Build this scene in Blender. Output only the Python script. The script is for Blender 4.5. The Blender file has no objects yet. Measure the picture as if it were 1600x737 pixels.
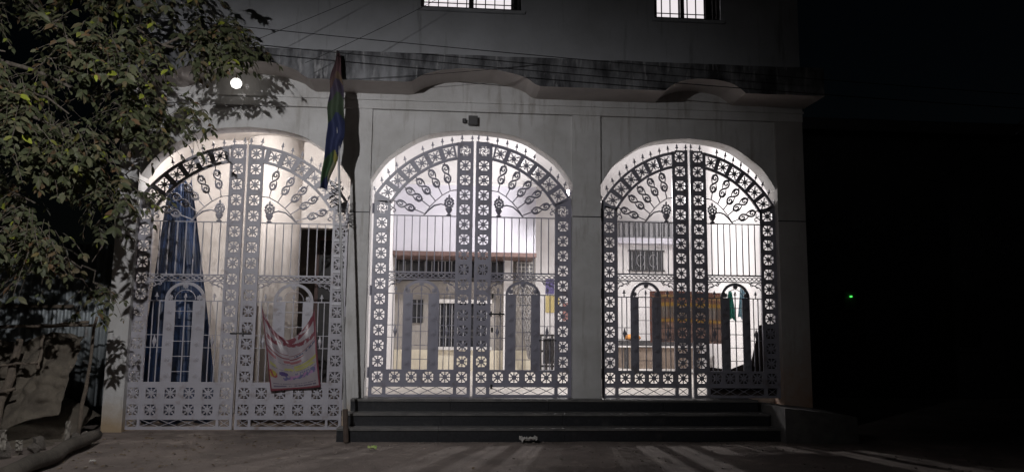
import bpy, math, random
from mathutils import Vector, Matrix
from mathutils import noise as mnoise
R = math.radians
rnd = random.Random(7)
scene = bpy.context.scene
COL = scene.collection

# ------------------------------------------------------------------ camera
cam_d = bpy.data.cameras.new('camera'); cam = bpy.data.objects.new('camera', cam_d); COL.objects.link(cam)
cam_d.sensor_width = 36.0; cam_d.lens = 27.0; cam_d.clip_end = 500
YAW, PITCH, ROLL = R(4.4), R(7.1), R(0.57)
fw = Vector((math.sin(YAW)*math.cos(PITCH), math.cos(YAW)*math.cos(PITCH), math.sin(PITCH)))
r0 = Vector((math.cos(YAW), -math.sin(YAW), 0)); u0 = r0.cross(fw)
ir = r0*math.cos(ROLL) + u0*math.sin(ROLL); iu = u0*math.cos(ROLL) - r0*math.sin(ROLL)
cam.matrix_world = Matrix(((ir.x, iu.x, -fw.x, 0), (ir.y, iu.y, -fw.y, -11.4), (ir.z, iu.z, -fw.z, 1.46), (0, 0, 0, 1)))
scene.camera = cam

# ------------------------------------------------------------------ night sky, moonlight, exposure
world = bpy.data.worlds.new('World'); scene.world = world; world.use_nodes = True
wn = world.node_tree.nodes; wl = world.node_tree.links
sky = wn.new('ShaderNodeTexSky'); sky.sky_type = 'NISHITA'; sky.sun_disc = False
sky.sun_elevation = R(12); sky.sun_rotation = R(200)
wn['Background'].inputs['Strength'].default_value = 0.0003
wl.new(sky.outputs[0], wn['Background'].inputs['Color'])
sun_d = bpy.data.lights.new('moon', 'SUN'); sun_d.energy = 0.004; sun_d.angle = R(10); sun_d.color = (.8, .9, 1)
sun = bpy.data.objects.new('moon', sun_d); COL.objects.link(sun); sun.rotation_euler = (R(60), 0, R(-20)); sun.location = (0, -30, 30)
scene.view_settings.view_transform = 'Standard'; scene.view_settings.look = 'None'
scene.view_settings.gamma = 1; scene.view_settings.use_curve_mapping = False
scene.view_settings.exposure = 0.0
STREET_W, COURT_W, PORCH_W = 1950, 720, 125

# ------------------------------------------------------------------ materials
MATS = {}
def mat(name, c1, c2=None, rough=.7, scale=4, stretch=(1, 1, 1), bump=.0, bscale=40, metal=0, emit=None, detail=6, lo=.35, hi=.65, c3=None, s3=1, l3=.55, h3=.7, st3=(1, 1, 1), sheer=0, coords='Object'):
    m = bpy.data.materials.new(name); m.use_nodes = True; MATS[name] = m
    nt = m.node_tree; n = nt.nodes; l = nt.links; b = n['Principled BSDF']
    b.inputs['Roughness'].default_value = rough; b.inputs['Metallic'].default_value = metal
    b.inputs['Base Color'].default_value = (*c1, 1)
    tc = n.new('ShaderNodeTexCoord')
    def nz(sc, st, det=6):
        mp = n.new('ShaderNodeMapping'); mp.inputs['Scale'].default_value = st
        t = n.new('ShaderNodeTexNoise'); t.inputs['Scale'].default_value = sc; t.inputs['Detail'].default_value = det; t.inputs['Roughness'].default_value = .62
        l.new(tc.outputs[coords], mp.inputs[0]); l.new(mp.outputs[0], t.inputs['Vector']); return t.outputs['Fac']
    def ramp(src, lo, hi):
        r = n.new('ShaderNodeMapRange'); r.inputs['From Min'].default_value = lo; r.inputs['From Max'].default_value = hi
        l.new(src, r.inputs['Value']); return r.outputs[0]
    def mix(f, a, bcol):
        x = n.new('ShaderNodeMix'); x.data_type = 'RGBA'; l.new(f, x.inputs[0])
        if isinstance(a, tuple): x.inputs[6].default_value = (*a, 1)
        else: l.new(a, x.inputs[6])
        x.inputs[7].default_value = (*bcol, 1); return x.outputs[2]
    out = None
    if c2: out = mix(ramp(nz(scale, stretch, detail), lo, hi), c1, c2)
    if c3: out = mix(ramp(nz(s3, st3), l3, h3), out or c1, c3)
    if out: l.new(out, b.inputs['Base Color'])
    if bump:
        bp = n.new('ShaderNodeBump'); bp.inputs['Strength'].default_value = bump; bp.inputs['Distance'].default_value = .02
        l.new(nz(bscale, (1, 1, 1)), bp.inputs['Height']); l.new(bp.outputs[0], b.inputs['Normal'])
    if emit:
        b.inputs['Emission Color'].default_value = (*emit[:3], 1); b.inputs['Emission Strength'].default_value = emit[3]
    if sheer:
        tr = n.new('ShaderNodeBsdfTranslucent'); ms = n.new('ShaderNodeMixShader'); ms.inputs[0].default_value = sheer
        if out: l.new(out, tr.inputs[0])
        else: tr.inputs[0].default_value = (*c1, 1)
        l.new(b.outputs[0], ms.inputs[1]); l.new(tr.outputs[0], ms.inputs[2]); l.new(ms.outputs[0], n['Material Output'].inputs[0])
    return m

def print_mat(name, sheer=.3, rough=.6):
    m = bpy.data.materials.new(name); m.use_nodes = True; MATS[name] = m
    n = m.node_tree.nodes; l = m.node_tree.links; b = n['Principled BSDF']; b.inputs['Roughness'].default_value = rough
    a = n.new('ShaderNodeVertexColor'); a.layer_name = 'print'; l.new(a.outputs[0], b.inputs['Base Color'])
    tr = n.new('ShaderNodeBsdfTranslucent'); l.new(a.outputs[0], tr.inputs[0])
    ms = n.new('ShaderNodeMixShader'); ms.inputs[0].default_value = sheer
    l.new(b.outputs[0], ms.inputs[1]); l.new(tr.outputs[0], ms.inputs[2]); l.new(ms.outputs[0], n['Material Output'].inputs[0])
    return m

mat('plaster', (.59, .585, .585), (.45, .44, .43), rough=.8, scale=1.5, bump=.3, bscale=18, lo=.38, hi=.68, c3=(.29, .265, .24), s3=3.2, l3=.54, h3=.78, st3=(2.6, 1, .35))
def pier_mat(name, h, col, base=((.59, .585, .585), (.45, .44, .43))):
    m = mat(name, *base, rough=.8, scale=1.5, bump=.3, bscale=18, lo=.38, hi=.68, c3=(.29, .265, .24), s3=3.2, l3=.54, h3=.78, st3=(2.6, 1, .35))
    n = m.node_tree.nodes; l = m.node_tree.links; b = n['Principled BSDF']
    src = b.inputs['Base Color'].links[0].from_socket
    tc = n.new('ShaderNodeTexCoord'); sp = n.new('ShaderNodeSeparateXYZ'); l.new(tc.outputs['Object'], sp.inputs[0])
    nz = n.new('ShaderNodeTexNoise'); nz.inputs['Scale'].default_value = 3.2; nz.inputs['Detail'].default_value = 8; nz.inputs['Roughness'].default_value = .7; l.new(tc.outputs['Object'], nz.inputs['Vector'])
    ma = n.new('ShaderNodeMath'); ma.operation = 'MULTIPLY_ADD'; ma.inputs[1].default_value = 1.5*h; l.new(nz.outputs['Fac'], ma.inputs[0]); l.new(sp.outputs['Z'], ma.inputs[2])
    mr = n.new('ShaderNodeMapRange'); mr.inputs['From Min'].default_value = .9*h; mr.inputs['From Max'].default_value = 1.9*h; mr.inputs['To Min'].default_value = .9; mr.inputs['To Max'].default_value = 0
    l.new(ma.outputs[0], mr.inputs['Value'])
    mx = n.new('ShaderNodeMix'); mx.data_type = 'RGBA'; l.new(mr.outputs[0], mx.inputs[0]); l.new(src, mx.inputs[6]); mx.inputs[7].default_value = (*col, 1); l.new(mx.outputs[2], b.inputs['Base Color'])
pier_mat('pier_plaster', .42, (.36, .26, .15)); pier_mat('pier_orange', 1.3, (.30, .17, .10), ((.40, .38, .37), (.33, .31, .30)))
mat('upper_plaster', (.50, .51, .54), (.40, .405, .425), rough=.85, scale=1.1, bump=.2, bscale=18, c3=(.20, .20, .205), s3=3, l3=.57, h3=.78, st3=(2.5, 1, .25))
mat('fascia', (.26, .265, .28), (.045, .045, .05), rough=.9, scale=1.6, stretch=(2.2, 1, .7), bump=.5, bscale=22, lo=.34, hi=.60, c3=(.32, .32, .33), s3=4, l3=.56, h3=.66, st3=(2.5, 1, .45))
mat('soffit', (.60, .55, .52), (.50, .455, .43), rough=.85, scale=2, bump=.1)
mat('beige', (.60, .565, .54), (.52, .485, .46), rough=.8, scale=1.2, bump=.1)
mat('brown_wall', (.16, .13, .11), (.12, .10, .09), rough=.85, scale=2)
mat('court_white', (.80, .78, .78), (.70, .68, .68), rough=.75, scale=1.0, bump=.05)
mat('court_parapet', (.66, .65, .72), (.60, .59, .66), rough=.75, scale=1.0, bump=.05)
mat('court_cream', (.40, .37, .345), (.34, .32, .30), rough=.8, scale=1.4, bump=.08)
mat('dado', (.78, .72, .58), (.66, .60, .48), rough=.6, scale=2.0)
mat('brown_edge', (.16, .10, .09), (.16, .10, .09), rough=.6, scale=6)
mat('court_floor', (.70, .66, .60), (.55, .51, .46), rough=.45, scale=2.2, bump=.05)
mat('porch_floor', (.20, .17, .15), (.13, .11, .10), rough=.9, scale=3, bump=.2)
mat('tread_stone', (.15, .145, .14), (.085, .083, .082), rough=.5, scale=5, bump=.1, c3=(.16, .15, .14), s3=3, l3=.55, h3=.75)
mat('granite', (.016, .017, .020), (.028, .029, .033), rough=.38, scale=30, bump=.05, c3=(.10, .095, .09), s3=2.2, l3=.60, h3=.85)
mat('rough_stone', (.10, .097, .095), (.16, .15, .145), rough=.75, scale=6, bump=.4, bscale=20)
mat('ground', (.225, .186, .165), (.135, .110, .097), rough=.92, scale=.9, bump=.9, bscale=34, c3=(.29, .245, .215), s3=3.2, l3=.55, h3=.75)
mat('pebble', (.22, .19, .165), (.12, .10, .09), rough=.9, scale=8, bump=.4)
mat('damp', (.34, .26, .17), (.22, .16, .11), rough=.9, scale=4, bump=.3)
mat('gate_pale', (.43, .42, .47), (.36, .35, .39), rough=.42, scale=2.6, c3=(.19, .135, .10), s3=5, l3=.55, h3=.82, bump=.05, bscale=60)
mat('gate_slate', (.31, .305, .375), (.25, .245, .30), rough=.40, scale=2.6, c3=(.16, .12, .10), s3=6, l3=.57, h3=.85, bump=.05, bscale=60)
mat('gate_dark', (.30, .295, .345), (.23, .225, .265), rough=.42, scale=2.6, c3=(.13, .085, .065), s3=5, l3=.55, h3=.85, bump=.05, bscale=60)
mat('highlight_pale', (.66, .66, .70), rough=.22)  # pale tone of the painted lamp highlights on one stile
mat('black_metal', (.02, .02, .022), (.035, .03, .03), rough=.5, scale=12)
mat('dark_metal', (.06, .06, .065), (.04, .035, .035), rough=.55, scale=10)
mat('white_metal', (.75, .73, .72), (.6, .58, .56), rough=.5, scale=6)
mat('grey_grille', (.33, .33, .35), (.26, .26, .27), rough=.6, scale=5)
mat('dark_glass', (.025, .026, .03), rough=.12)
mat('steel', (.36, .36, .37), (.28, .28, .285), rough=.6, scale=8, metal=.3)
mat('rust', (.07, .05, .042), (.10, .075, .06), rough=.9, scale=14, bump=.4)
mat('cable', (.012, .012, .014), rough=.6)
mat('cardboard', (.24, .19, .155), (.17, .13, .105), rough=.9, scale=3, bump=.1)
mat('dark_board', (.035, .028, .025), (.06, .045, .04), rough=.8, scale=3)
mat('blue_tarp', (.009, .032, .10), (.003, .007, .020), rough=.45, scale=2.2, stretch=(4, 4, .6), bump=.3, bscale=6, sheer=.12)
mat('green_cloth', (.03, .22, .17), (.05, .30, .24), rough=.8, scale=5, sheer=.3)
mat('cyan_cloth', (.25, .45, .55), (.4, .55, .62), rough=.8, scale=5, sheer=.3)
mat('orange_cloth', (.65, .27, .06), (.5, .2, .05), rough=.8, scale=6)
mat('sacking', (.15, .128, .10), (.09, .076, .06), rough=.95, scale=3.5, bump=.7, bscale=30, c3=(.15, .13, .105), s3=7, l3=.58, h3=.75)
mat('bark', (.085, .07, .055), (.14, .12, .10), rough=.95, scale=10, stretch=(1, 1, .3), bump=.8, bscale=25)
mat('stick', (.16, .13, .10), (.10, .08, .065), rough=.9, scale=12, bump=.5)
mat('log', (.095, .082, .066), (.06, .052, .043), rough=.9, scale=8, stretch=(1, 1, 1), bump=.5)
mat('tin', (.36, .40, .42), (.22, .24, .25), rough=.5, scale=2.5, metal=.25, c3=(.17, .11, .08), s3=4, l3=.6, h3=.8)
mat('concrete_chunk', (.17, .15, .13), (.09, .08, .07), rough=.95, scale=9, bump=.6)
mat('litter_white', (.62, .60, .57), (.5, .48, .46), rough=.6, scale=10, sheer=.25)
mat('scrap', (.32, .30, .26), (.16, .14, .12), rough=.85, scale=9)
mat('dry_leaf', (.16, .11, .06), (.09, .065, .04), rough=.8, scale=9)
mat('litter_green', (.25, .40, .08), (.5, .55, .25), rough=.7, scale=14)
mat('net', (.23, .22, .22), (.34, .33, .33), rough=.9, scale=20, stretch=(1, 1, 2))
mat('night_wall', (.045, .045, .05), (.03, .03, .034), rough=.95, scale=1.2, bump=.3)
mat('night_leaf', (.02, .026, .016), (.012, .015, .01), rough=.8, scale=6)
mat('lit_pane', (.8, .78, .8), rough=.3, emit=(1, .93, .96, .86))
mat('lit_pane_dim', (.5, .48, .5), rough=.3, emit=(1, .93, .95, .45))
mat('bulb_street', (1, 1, 1), emit=(.9, .95, 1, 30))
mat('bulb_wall', (1, 1, 1), emit=(1, .96, .9, 2.2))
mat('bulb_court', (1, 1, 1), emit=(1, .97, .95, 20))
mat('bulb_porch', (1, 1, 1), emit=(1, .93, .85, 10))
mat('green_led', (.02, .2, .02), emit=(.08, 1, .12, 1.6))
mat('poster_purple', (.13, .11, .26), rough=.6); mat('poster_yellow', (.55, .45, .20), rough=.6); mat('poster_red', (.40, .20, .18), rough=.6)
print_mat('banner_print', .25, .35); print_mat('flag_print', .2, .8); print_mat('hoarding_print', .4, .7)

def leaf_mat(name, single):
    m = bpy.data.materials.new(name); m.use_nodes = True; MATS[name] = m
    n = m.node_tree.nodes; l = m.node_tree.links; b = n['Principled BSDF']; b.inputs['Roughness'].default_value = .55
    b.inputs['Specular IOR Level'].default_value = .3
    if single: rv = n.new('ShaderNodeObjectInfo').outputs['Random']
    else: rv = n.new('ShaderNodeNewGeometry').outputs['Random Per Island']
    cr = n.new('ShaderNodeValToRGB'); e = cr.color_ramp.elements
    e[0].position = 0; e[0].color = (.05, .058, .030, 1); e[1].position = 1; e[1].color = (.30, .34, .04, 1)
    for p, c in ((.35, (.078, .090, .045)), (.62, (.110, .120, .065)), (.82, (.125, .122, .068)), (.90, (.15, .105, .06)), (.945, (.16, .095, .05)), (.96, (.20, .23, .05))):
        q = e.new(p); q.color = (*c, 1)
    l.new(rv, cr.inputs[0]); l.new(cr.outputs[0], b.inputs['Base Color'])
    tr = n.new('ShaderNodeBsdfTranslucent'); l.new(cr.outputs[0], tr.inputs[0])
    ms = n.new('ShaderNodeMixShader'); ms.inputs[0].default_value = .3
    l.new(b.outputs[0], ms.inputs[1]); l.new(tr.outputs[0], ms.inputs[2]); l.new(ms.outputs[0], n['Material Output'].inputs[0])
leaf_mat('leaf_single', True); leaf_mat('leaf_mass', False)

# ------------------------------------------------------------------ mesh helpers
class MB:
    def __init__(s): s.v = []; s.f = []
    def box(s, x0, x1, y0, y1, z0, z1):
        b = len(s.v); s.v += [(x, y, z) for z in (z0, z1) for y in (y0, y1) for x in (x0, x1)]
        s.f += [tuple(b+i for i in q) for q in ((0, 2, 3, 1), (4, 5, 7, 6), (0, 1, 5, 4), (2, 6, 7, 3), (0, 4, 6, 2), (1, 3, 7, 5))]; return s
    def obox(s, c, ax, ay, az):
        b = len(s.v); c = Vector(c)
        s.v += [tuple(c + ax*i + ay*j + az*k) for k in (-1, 1) for j in (-1, 1) for i in (-1, 1)]
        s.f += [tuple(b+i for i in q) for q in ((0, 2, 3, 1), (4, 5, 7, 6), (0, 1, 5, 4), (2, 6, 7, 3), (0, 4, 6, 2), (1, 3, 7, 5))]; return s
    def prism(s, pts, y0, y1):            # polygon in x,z extruded along y
        b = len(s.v); n = len(pts)
        s.v += [(p[0], y0, p[1]) for p in pts] + [(p[0], y1, p[1]) for p in pts]
        s.f.append(tuple(range(b, b+n))); s.f.append(tuple(range(b+2*n-1, b+n-1, -1)))
        for i in range(n): j = (i+1) % n; s.f.append((b+i, b+n+i, b+n+j, b+j))
        return s
    def band(s, A, B, y0, y1):            # strip between two x,z polylines, with thickness
        b = len(s.v); n = len(A)
        for y in (y0, y1):
            s.v += [(p[0], y, p[1]) for p in A] + [(p[0], y, p[1]) for p in B]
        for i in range(n-1):
            s.f += [(b+i, b+i+1, b+n+i+1, b+n+i), (b+2*n+i, b+3*n+i, b+3*n+i+1, b+2*n+i+1),
                    (b+i, b+2*n+i, b+2*n+i+1, b+i+1), (b+n+i, b+n+i+1, b+3*n+i+1, b+3*n+i)]
        s.f += [(b, b+n, b+3*n, b+2*n), (b+n-1, b+3*n-1, b+4*n-1, b+2*n-1)]
        return s
    def tube(s, pts, r, n=6, caps=True):
        pts = [Vector(p) for p in pts]; b = len(s.v); m = len(pts)
        rs = r if isinstance(r, (list, tuple)) else [r]*m
        up = None
        for i, p in enumerate(pts):
            t = (pts[min(i+1, m-1)] - pts[max(i-1, 0)])
            t = t.normalized() if t.length > 1e-9 else Vector((0, 0, 1))
            if up is None: up = Vector((0, 0, 1)) if abs(t.z) < .9 else Vector((0, 1, 0))
            a = t.cross(up)
            if a.length < 1e-5: a = t.orthogonal()
            a.normalize(); c = a.cross(t); up = c
            for k in range(n):
                an = 2*math.pi*k/n; s.v.append(tuple(p + (a*math.cos(an) + c*math.sin(an))*rs[i]))
        for i in range(m-1):
            for k in range(n):
                k2 = (k+1) % n; s.f.append((b+i*n+k, b+i*n+k2, b+(i+1)*n+k2, b+(i+1)*n+k))
        if caps:
            s.f.append(tuple(b+k for k in range(n-1, -1, -1))); s.f.append(tuple(b+(m-1)*n+k for k in range(n)))
        return s
    def lathe(s, prof, n=10, c=(0, 0, 0)):   # (r,z) profile about z
        b = len(s.v); m = len(prof)
        for r, z in prof:
            for k in range(n): a = 2*math.pi*k/n; s.v.append((c[0]+r*math.cos(a), c[1]+r*math.sin(a), c[2]+z))
        for i in range(m-1):
            for k in range(n): k2 = (k+1) % n; s.f.append((b+i*n+k, b+i*n+k2, b+(i+1)*n+k2, b+(i+1)*n+k))
        s.f.append(tuple(b+k for k in range(n-1, -1, -1))); s.f.append(tuple(b+(m-1)*n+k for k in range(n))); return s
    def mesh(s, name, m=None, smooth=False):
        me = bpy.data.meshes.new(name); me.from_pydata(s.v, [], s.f); me.update()
        if m: me.materials.append(MATS[m])
        if smooth: me.polygons.foreach_set('use_smooth', [True]*len(me.polygons))
        return me
    def build(s, name, m, parent=None, smooth=False, loc=None):
        return link(name, s.mesh(name, m, smooth), parent, loc)
def link(name, me, parent=None, loc=None, rot=None, scale=None):
    o = bpy.data.objects.new(name, me); COL.objects.link(o)
    if parent: o.parent = parent
    if loc: o.location = loc
    if rot: o.rotation_euler = rot
    if scale: o.scale = scale
    return o
def tag(o, label, cat, group=None):
    o['label'] = label; o['category'] = cat
    if group: o['group'] = group
    return o
def struct(o): o['kind'] = 'structure'; return o
def empty(name, loc=(0, 0, 0)):
    o = bpy.data.objects.new(name, None); COL.objects.link(o); o.location = loc; o.empty_display_size = .1; return o
def lamp(name, kind, loc, watts, color, radius, parent=None):
    d = bpy.data.lights.new(name, kind); d.energy = watts; d.color = color; d.shadow_soft_size = radius
    o = bpy.data.objects.new(name, d); COL.objects.link(o); o.location = loc
    if parent: o.parent = parent
    return o
def interp(xs, ys, t):
    if t <= xs[0]: return ys[0]
    for i in range(len(xs)-1):
        if t <= xs[i+1]:
            f = (t-xs[i])/(xs[i+1]-xs[i]); return ys[i]+(ys[i+1]-ys[i])*f
    return ys[-1]
def catmull(xs, ys, n):          # resample smoothly
    out = []
    for i in range(n+1):
        t = xs[0]+(xs[-1]-xs[0])*i/n
        k = 0
        while k < len(xs)-2 and t > xs[k+1]: k += 1
        def slope(j):
            a, b = max(j-1, 0), min(j+1, len(xs)-1); return (ys[b]-ys[a])/(xs[b]-xs[a])
        h = xs[k+1]-xs[k]; u = (t-xs[k])/h
        out.append((t, (2*u**3-3*u**2+1)*ys[k]+(u**3-2*u**2+u)*h*slope(k)+(-2*u**3+3*u**2)*ys[k+1]+(u**3-u**2)*h*slope(k+1)))
    return out
def printed(name, matname, nu, nv, pos, col, parent=None):
    vs = [tuple(pos(i/nu, j/nv)) for j in range(nv+1) for i in range(nu+1)]
    fs = [(j*(nu+1)+i, j*(nu+1)+i+1, (j+1)*(nu+1)+i+1, (j+1)*(nu+1)+i) for j in range(nv) for i in range(nu)]
    me = bpy.data.meshes.new(name); me.from_pydata(vs, [], fs); me.update(); me.materials.append(MATS[matname])
    ca = me.color_attributes.new('print', 'FLOAT_COLOR', 'CORNER')
    k = 0
    for j in range(nv):
        for i in range(nu):
            c = col((i+.5)/nu, (j+.5)/nv)
            for _ in range(4): ca.data[k].color = (*c, 1); k += 1
    me.polygons.foreach_set('use_smooth', [True]*len(me.polygons))
    return link(name, me, parent)

# ------------------------------------------------------------------ ground
def grid(x0, x1, y0, y1, nx, ny, fz):
    m = MB()
    for j in range(ny+1):
        for i in range(nx+1):
            x = x0+(x1-x0)*i/nx; y = y0+(y1-y0)*j/ny; m.v.append((x, y, fz(x, y)))
    for j in range(ny):
        for i in range(nx): a = j*(nx+1)+i; m.f.append((a, a+1, a+nx+2, a+nx+1))
    return m
def gz(x, y): return .012*mnoise.noise((x*1.3, y*1.3, 0)) + .008*mnoise.noise((x*4, y*4, 3)) - .012
g = grid(-9, 10, -9, -.2, 150, 80, gz)
struct(g.build('street', 'ground', smooth=True))
g = MB(); g.v = [(-200, -200, -.06), (200, -200, -.06), (200, 200, -.06), (-200, 200, -.06)]; g.f = [(0, 1, 2, 3)]
struct(g.build('ground', 'ground'))
struct(MB().box(-9, -1.46, -.22, .34, -.3, .012).build('threshold_path', 'ground'))

# ------------------------------------------------------------------ the gatehouse
B = empty('gatehouse', (0, 0, 0))
tag(B, 'white plastered gatehouse with three arched gateways under a stained ledge', 'building')
AT = [0, .3, .52, .743, .85, .934, 1]; AR = [1, .95, .84, .58, .42, .22, 0]
arc_prof = catmull(AT, AR, 18)
BAYS = [(-3.06, 1.52, 3.66, 4.45), (.275, 1.52, 3.70, 4.50), (3.615, 1.385, 3.67, 4.47)]
PT = 4.77
for cx, hw, zs, zt in BAYS:
    A = [(cx+s*t*hw, zs+(zt-zs)*r) for s, seq in ((-1, arc_prof[::-1]), (1, arc_prof[1:])) for t, r in seq]
    A[0] = (cx-hw-.01, A[0][1]); A[-1] = (cx+hw+.01, A[-1][1])
    MB().band(A, [(p[0], PT) for p in A], .035, .34).build('arch_panel', 'plaster', B)
for x0, x1, zb in ((-4.86, -4.58, -.05), (-1.54, -1.25, -.05), (1.795, 2.225, .4), (5.0, 5.44, -.05)):
    p = MB().box(x0, x1, -.01, .36, zb, PT).build('pier', 'pier_orange' if x0 > 4 else ('plaster' if zb > 0 else 'pier_plaster'), B)
    MB().box(x0-.004, x1+.004, -.016, -.0105, 3.19, 3.205).build('groove_strip', 'dark_metal', p)
MB().box(-4.86, 5.44, -.03, .36, PT+.001, 5.45).build('lintel_band', 'plaster', B)
MB().box(-4.87, 5.45, -.055, -.031, 4.90, 4.925).build('string_course', 'plaster', B)
# ledge with eyebrow bumps
def ledge_z(x):
    z = 5.0
    for c, hw, h in ((-3.05, 1.0, .24), (.27, .98, .23), (3.68, .64, .20)):
        d = abs(x-c)/hw
        if d < 1:
            e = min(1, (1-d)/.22); z += h*(1-d**2.6)*e*e*(3-2*e)**1.0 if e < 1 else h*(1-d**2.6)
    return z
m = MB(); N = 130; xs = [-5.0+10.50*i/N for i in range(N+1)]
for x in xs:
    zb = ledge_z(x) + .006*mnoise.noise((x*6, 0, 0)); zt = 5.43 + .012*mnoise.noise((x*2.2, 4, 0))
    m.v += [(x, -.65, zb), (x, -.65, zt), (x, .02, zt+.02), (x, .02, zb), (x, -.65, zb)]
for i in range(N):
    a = i*5; b = a+5; m.f += [(a, b, b+1, a+1), (a+1, b+1, b+2, a+2), (a+3, a+2, b+2, b+3), (a+4, a+3, b+3, b+4)]
m.f += [(0, 1, 2, 3), (N*5, N*5+3, N*5+2, N*5+1)]
me = m.mesh('ledge', 'fascia'); me.materials.append(MATS['soffit'])
for k, p in enumerate(me.polygons):
    if k % 4 == 3 and k < 4*N: p.material_index = 1
link('ledge', me, B)
# upper storey
W1 = (-.57, .99, 6.40, 7.75); W2 = (3.10, 4.17, 6.38, 7.75)
up = MB()
for x0, x1, z0, z1 in ((-4.86, 5.44, 5.451, 6.38), (-4.86, W1[0], 6.38, 7.75), (W1[1], W2[0], 6.38, 7.75), (W2[1], 5.44, 6.38, 7.75), (W1[0], W1[1], 6.38, 6.40), (-4.86, 5.44, 7.75, 8.6)):
    up.box(x0, x1, .0, .3, z0, z1)
up.build('upper_wall', 'upper_plaster', B)
for (x0, x1, z0, z1), parts in ((W1, ((0, .475, 1), (.525, .90, 1), (.91, .985, 0))), (W2, ((.03, .40, 1), (.47, .80, 1), (.82, .98, 0)))):
    w = MB(); fr = .05
    w.box(x0, x1, .04, .10, z0, z0+fr).box(x0, x1, .04, .10, z1-fr, z1).box(x0, x0+fr, .04, .10, z0+fr, z1-fr).box(x1-fr, x1, .04, .10, z0+fr, z1-fr)
    xm = x0+(x1-x0)*(.5 if x0 < 2 else .435); w.box(xm-.03, xm+.03, .045, .095, z0+fr, z1-fr)
    wo = w.build('window', 'black_metal', B)
    MB().box(x0-.05, x1+.05, -.05, -.001, z0-.05, z0-.004).build('sill', 'upper_plaster', wo)
    for a, b, lit in parts:
        MB().box(x0+(x1-x0)*a, x0+(x1-x0)*b, .13, .14, z0+.02, z1-.02).build('pane', 'lit_pane' if lit else 'dark_glass', wo)
    nb = 10 if x0 < 2 else 7
    for i in range(nb):
        x = x0+fr+(x1-x0-2*fr)*(i+.5)/nb; MB().box(x-.008, x+.008, .015, .03, z0+.01, z1-.01).build('window_bar', 'black_metal', wo)
    for dz in (.10, .5, .9):
        MB().box(x0+.01, x1-.01, .0305, .039, z0+dz, z0+dz+.014).build('window_bar', 'black_metal', wo)
    MB().box(x0, x1, .20, .22, z0, z1).build('blackout_panel', 'black_metal', wo)
# passage behind the front wall
MB().box(-1.415, 5.44, .361, 1.25, 4.86, 5.0).build('passage_ceiling', 'court_white', B)
MB().box(-4.71, -1.541, .361, 2.6, 4.86, 5.0).build('passage_ceiling', 'beige', B)
MB().box(-4.86, 5.44, .37, 1.25, 5.001, 5.4).build('floor_slab', 'court_white', B)
MB().box(-4.86, -4.72, .361, 4.9, -.05, 4.85).build('porch_side_wall', 'beige', B)
MB().box(-1.54, -1.42, 1.251, 7.99, -.05, 8).build('dividing_wall', 'court_white', B)
MB().box(-1.54, -1.42, .361, 1.25, -.05, 4.855).build('dividing_wall', 'court_white', B)
MB().box(-4.71, -3.35, 2.6, 2.8, -.05, 4.85).build('porch_back_wall', 'beige', B)
MB().lathe([(.5, 0), (.5, 4.85)], 40, (-3.25, 2.62, 0)).build('round_column', 'beige', B, smooth=True)
MB().box(-2.80, -1.551, 2.55, 2.8, 3.28, 4.85).build('porch_beam', 'beige', B)
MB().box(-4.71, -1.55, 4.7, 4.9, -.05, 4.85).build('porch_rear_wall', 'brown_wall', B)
dr = MB().box(-2.75, -1.95, 4.66, 4.699, .0, 3.3).build('porch_door', 'black_metal', B)
MB().box(-2.82, -2.752, 4.64, 4.699, .0, 3.37).box(-1.948, -1.88, 4.64, 4.699, .0, 3.37).box(-2.752, -1.948, 4.64, 4.699, 3.301, 3.37).build('door_frame', 'brown_edge', dr)
MB().box(-4.71, -1.55, 2.601, 4.9, 4.851, 5.0).build('porch_ceiling', 'beige', B)
struct(MB().box(-4.71, -1.55, .345, 4.69, -.05, .02).build('porch_floor', 'porch_floor'))
# steps and side block
S = empty('entrance_steps', (1.6, 0, 0)); tag(S, 'three polished black stone steps in front of two gateways', 'steps')
for i, (y, z0, z1) in enumerate(((-.26, .334, .50), (-.55, .167, .334), (-.83, -.05, .167))):
    x0 = -1.40-.05*i; x1 = 4.50+.05*i; yb = .345 if i == 0 else (-.26, -.55)[i-1]+.02
    seg = [x0]+[x0+(x1-x0)*k/4+rnd.uniform(-.2, .2) for k in range(1, 4)]+[x1]
    for a, b in zip(seg[:-1], seg[1:]):
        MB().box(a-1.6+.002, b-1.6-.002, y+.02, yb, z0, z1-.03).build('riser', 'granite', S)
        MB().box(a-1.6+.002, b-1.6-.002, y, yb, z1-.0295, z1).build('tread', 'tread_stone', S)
bl = MB(); bl.prism([(4.58, -.05), (5.62, -.05), (5.60, .34), (5.45, .37), (4.58, .46)], -.98, -.012)
tag(bl.build('side_block', 'rough_stone'), 'low dark stone block beside the right end of the black steps', 'block')

# ------------------------------------------------------------------ courtyard
Cb = empty('courtyard_house', (1.9, 8, 0)); tag(Cb, 'bright white house with balcony seen through the middle and right gateways', 'building')
def cpart(name, m, *b, par=None):
    mb = MB()
    for q in b: mb.box(q[0]-1.9, q[1]-1.9, q[2]-8, q[3]-8, q[4], q[5])
    return mb.build(name, m, par or Cb)
fl = MB(); fo = [(-1.41, .346), (5.35, .346), (6.5, 7.999), (-1.41, 7.999)]
fl.v = [(x, y, .3) for x, y in fo]+[(x, y, .497) for x, y in fo]; fl.f = [(3, 2, 1, 0), (4, 5, 6, 7)]+[(i, (i+1) % 4, 4+(i+1) % 4, 4+i) for i in range(4)]
struct(fl.build('courtyard_floor', 'court_floor'))
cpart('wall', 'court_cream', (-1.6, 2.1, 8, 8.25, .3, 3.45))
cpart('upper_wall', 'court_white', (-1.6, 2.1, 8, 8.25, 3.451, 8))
cpart('white_wall', 'court_white', (2.101, 6.6, 8, 8.25, .3, 8))
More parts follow.
